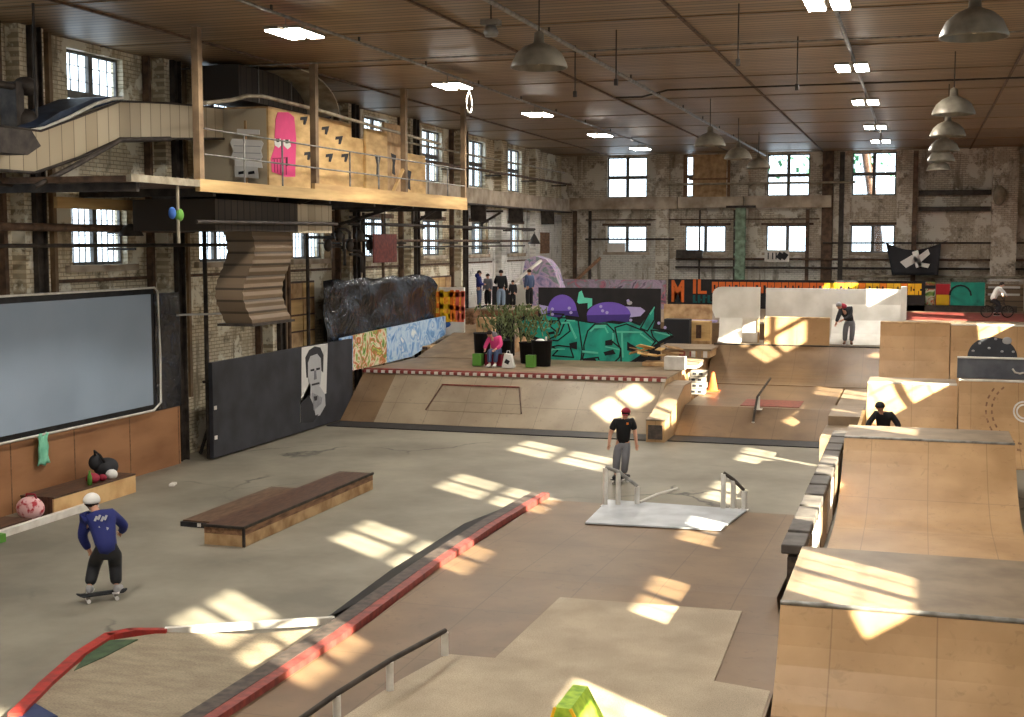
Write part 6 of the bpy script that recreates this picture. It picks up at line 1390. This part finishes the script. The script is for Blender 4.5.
# 2 skater in black T-shirt and dark red cap
x, y = atz(622, 483, .0)
J = joints(pelvis=(-.02, 0, .98), chest=(-.03, .06, 1.35), neck=(-.06, .1, 1.53), head=(-.09, .15, 1.64), shL=(-.22, .06, 1.46), shR=(.16, .05, 1.43), elL=(-.30, .04, 1.16), haL=(-.33, .1, .92), elR=(.27, .08, 1.15), haR=(.29, .18, .92),
           hiL=(-.1, 0, .92), hiR=(.08, 0, .92), knL=(-.08, .1, .56), knR=(.12, .09, .58), anL=(-.04, -.02, .2), anR=(.14, .02, .2), toL=(-.02, .13, .15), toR=(.17, .16, .15), face=(.1, 1, -.35))
def logo(t, J): MB().use('c_orangeg').cbox((-.13, .205, 1.41), (.05, .01, .05)).build('shirt_logo', 'c_orangeg', t)
person('person in a black T-shirt, grey jeans and dark red cap riding behind the white rail', (x, y, 0), math.radians(188), J, 'c_black', 'c_grey', 'c_charcoal', 'short', ('cap', 'c_maroon'), 'c_hair', 1.05, extra=logo)
skateboard('skateboard under the skater in the dark red cap', (x-.03, y-.05, 0), math.radians(75))
# 3 child in black with helmet
x, y = aty(884, 420, 34.7)
J = joints(pelvis=(0, -.05, .85), chest=(.03, .1, 1.2), neck=(.06, .18, 1.37), head=(.09, .24, 1.48), shL=(-.17, .1, 1.3), shR=(.2, .1, 1.3), elL=(-.36, .15, 1.05), haL=(-.3, .35, .85), elR=(.34, .2, 1.08), haR=(.4, .38, .88),
           hiL=(-.1, -.05, .82), hiR=(.1, -.05, .82), knL=(-.14, .1, .5), knR=(.14, .1, .5), anL=(-.14, 0, .17), anR=(.14, 0, .17), toL=(-.15, .14, .13), toR=(.15, .14, .13), face=(.2, 1, -.2))
person('child in black clothes and black helmet riding between the right-hand quarter pipes', (x, 34.7, 0), math.radians(178), J, 'c_black', 'c_black', 'c_black', 'long', ('helmet', 'c_black'), None, 1.06)
skateboard('skateboard under the child in black', (x, 34.68, 0), math.radians(5))
# 4 hunched person on the brown quarter pipe
x, z = aty(848, 345, 50.6)
J = joints(pelvis=(-.05, 0, .84), chest=(.1, .1, 1.17), neck=(.25, .2, 1.3), head=(.33, .28, 1.38), shL=(-.08, .05, 1.28), shR=(.26, .16, 1.22), elL=(-.05, .3, 1.0), haL=(.2, .4, .88), elR=(.34, .3, .98), haR=(.4, .35, .78),
           hiL=(-.14, 0, .8), hiR=(.06, 0, .8), knL=(-.14, .05, .45), knR=(.1, .08, .45), face=(.4, .8, -.5))
person('hunched person in a dark jacket and grey trousers standing before the tall white wall', (x, 50.6, 1.925), math.radians(180), J, 'c_charcoal', 'c_grey', 'c_brown', 'long', None, 'c_greyl', 1.08, hood='c_maroon')
# 5 seated person in pink
x = dx(493, 42.2)
J = joints(pelvis=(0, -.28, .52), chest=(.02, -.12, .88), neck=(.08, -.02, 1.04), head=(.14, .06, 1.12), shL=(-.17, -.14, .98), shR=(.19, -.1, .96), elL=(-.26, .02, .72), haL=(-.1, .2, .6), elR=(.28, .05, .72), haR=(.24, .28, .58),
           hiL=(-.1, -.25, .5), hiR=(.1, -.25, .5), knL=(-.13, .15, .52), knR=(.11, .15, .52), anL=(-.1, .2, .1), anR=(.1, .2, .1), toL=(-.1, .33, .05), toR=(.12, .33, .05), face=(.3, .8, -.5))
person('person in a pink top and grey hood seated among the planters, bending forward', (x, 42.35, 1.54), math.radians(182), J, 'c_magenta', 'c_denim', 'c_white', 'long', None, 'c_hair', 1.0, hood='c_grey')
D.objects['person.004'].location.y = 42.3
# 6-9 standing group
def stand(px_, y, label, rz, top, tr, k=1.0, J=None, hair='c_hair', hd=None):
    x, _ = aty(px_, 300, y); return person(label, (x, y, 2.955), math.radians(rz), J or joints(), top, tr, 'c_charcoal', 'long', None, hair, k, group=None, hood=hd, fingers=False)
stand(479, 53.2, 'person in a long dark blue coat at the left of the standing group', -80, 'c_navy', 'c_denim', .93, joints(haL=(-.1, .3, 1.1), haR=(.1, .3, 1.1), elL=(-.24, .05, 1.12), elR=(.24, .05, 1.12)), hd='c_navy')
stand(488, 54.2, 'person in a grey top between the two taller ones of the group', 160, 'c_grey', 'c_black', .84)
stand(501, 53.0, 'person in a black top and pale jeans with their back to the viewer', 15, 'c_black', 'c_jeans', .95, joints(elL=(-.28, .1, 1.15), haL=(-.12, .3, 1.2)))
stand(513, 54.2, 'small child in dark clothes at the right of the standing group', 170, 'c_charcoal', 'c_black', .68)
stand(529.5, 54.4, 'person in dark clothes against the lilac boulder', 60, 'c_denim', 'c_black', .95)
# 10 cyclist
xc, zc = aty(997, 317, 60.5); yc = 60.5; zc = 2.495
t = thing('bicycle', 'small dark bicycle ridden by the person in white at the back right', 'bicycle', (xc, yc, zc)); t.rotation_euler.z = math.radians(15); OW[t.name] = Vector((0, 0, 0))
for x in (-.45, .45):
    wh = MB().use('c_black').tube([(x+.25*math.cos(a), 0, .28+.25*math.sin(a)) for a in [2*PI*q/20 for q in range(21)]], .025, 6, False).build('wheel', 'c_black', t)
    g = MB().use('steel_grey')
    for q in range(6): a = PI*q/6; g.tube([(x-.24*math.cos(a), 0, .28-.24*math.sin(a)), (x+.24*math.cos(a), 0, .28+.24*math.sin(a))], .004, 4)
    g.build('spokes', 'steel_grey', wh)
g = MB().use('steel_dark')
for a, b in [((-.45, 0, .28), (-.1, 0, .3)), ((-.45, 0, .28), (-.18, 0, .58)), ((-.1, 0, .3), (-.2, 0, .66)), ((-.1, 0, .3), (.28, 0, .62)), ((-.18, 0, .58), (.28, 0, .66)), ((.27, 0, .7), (.45, 0, .28))]: g.tube([a, b], .02, 8)
g.build('frame', 'steel_dark', t)
MB().use('steel_dark').tube([(.22, -.3, .92), (.26, -.1, .82), (.28, 0, .68), (.26, .1, .82), (.22, .3, .92)], .015, 8).build('handlebar', 'steel_dark', t)
MB().use('c_black').ell((-.22, 0, .69), (.13, .06, .03), 12, 6).build('saddle', 'c_black', t)
J = joints(pelvis=(0, -.2, .86), chest=(0, .02, 1.2), neck=(0, .12, 1.35), head=(0, .18, 1.46), shL=(-.18, .02, 1.28), shR=(.18, .02, 1.28), elL=(-.3, .2, 1.1), haL=(-.27, .3, .95), elR=(.28, .18, 1.12), haR=(.27, .3, .95),
           hiL=(-.1, -.2, .82), hiR=(.1, -.2, .82), knL=(-.12, .12, .62), knR=(.12, .08, .5), anL=(-.1, -.05, .32), anR=(.1, -.12, .2), toL=(-.1, .08, .26), toR=(.1, .02, .14))
person('person in a white top riding the small bicycle at the back right', (xc, yc, zc), math.radians(15-90), J, 'c_white', 'c_charcoal', 'c_black', 'long', None, 'c_hair', 1.0, fingers=False)
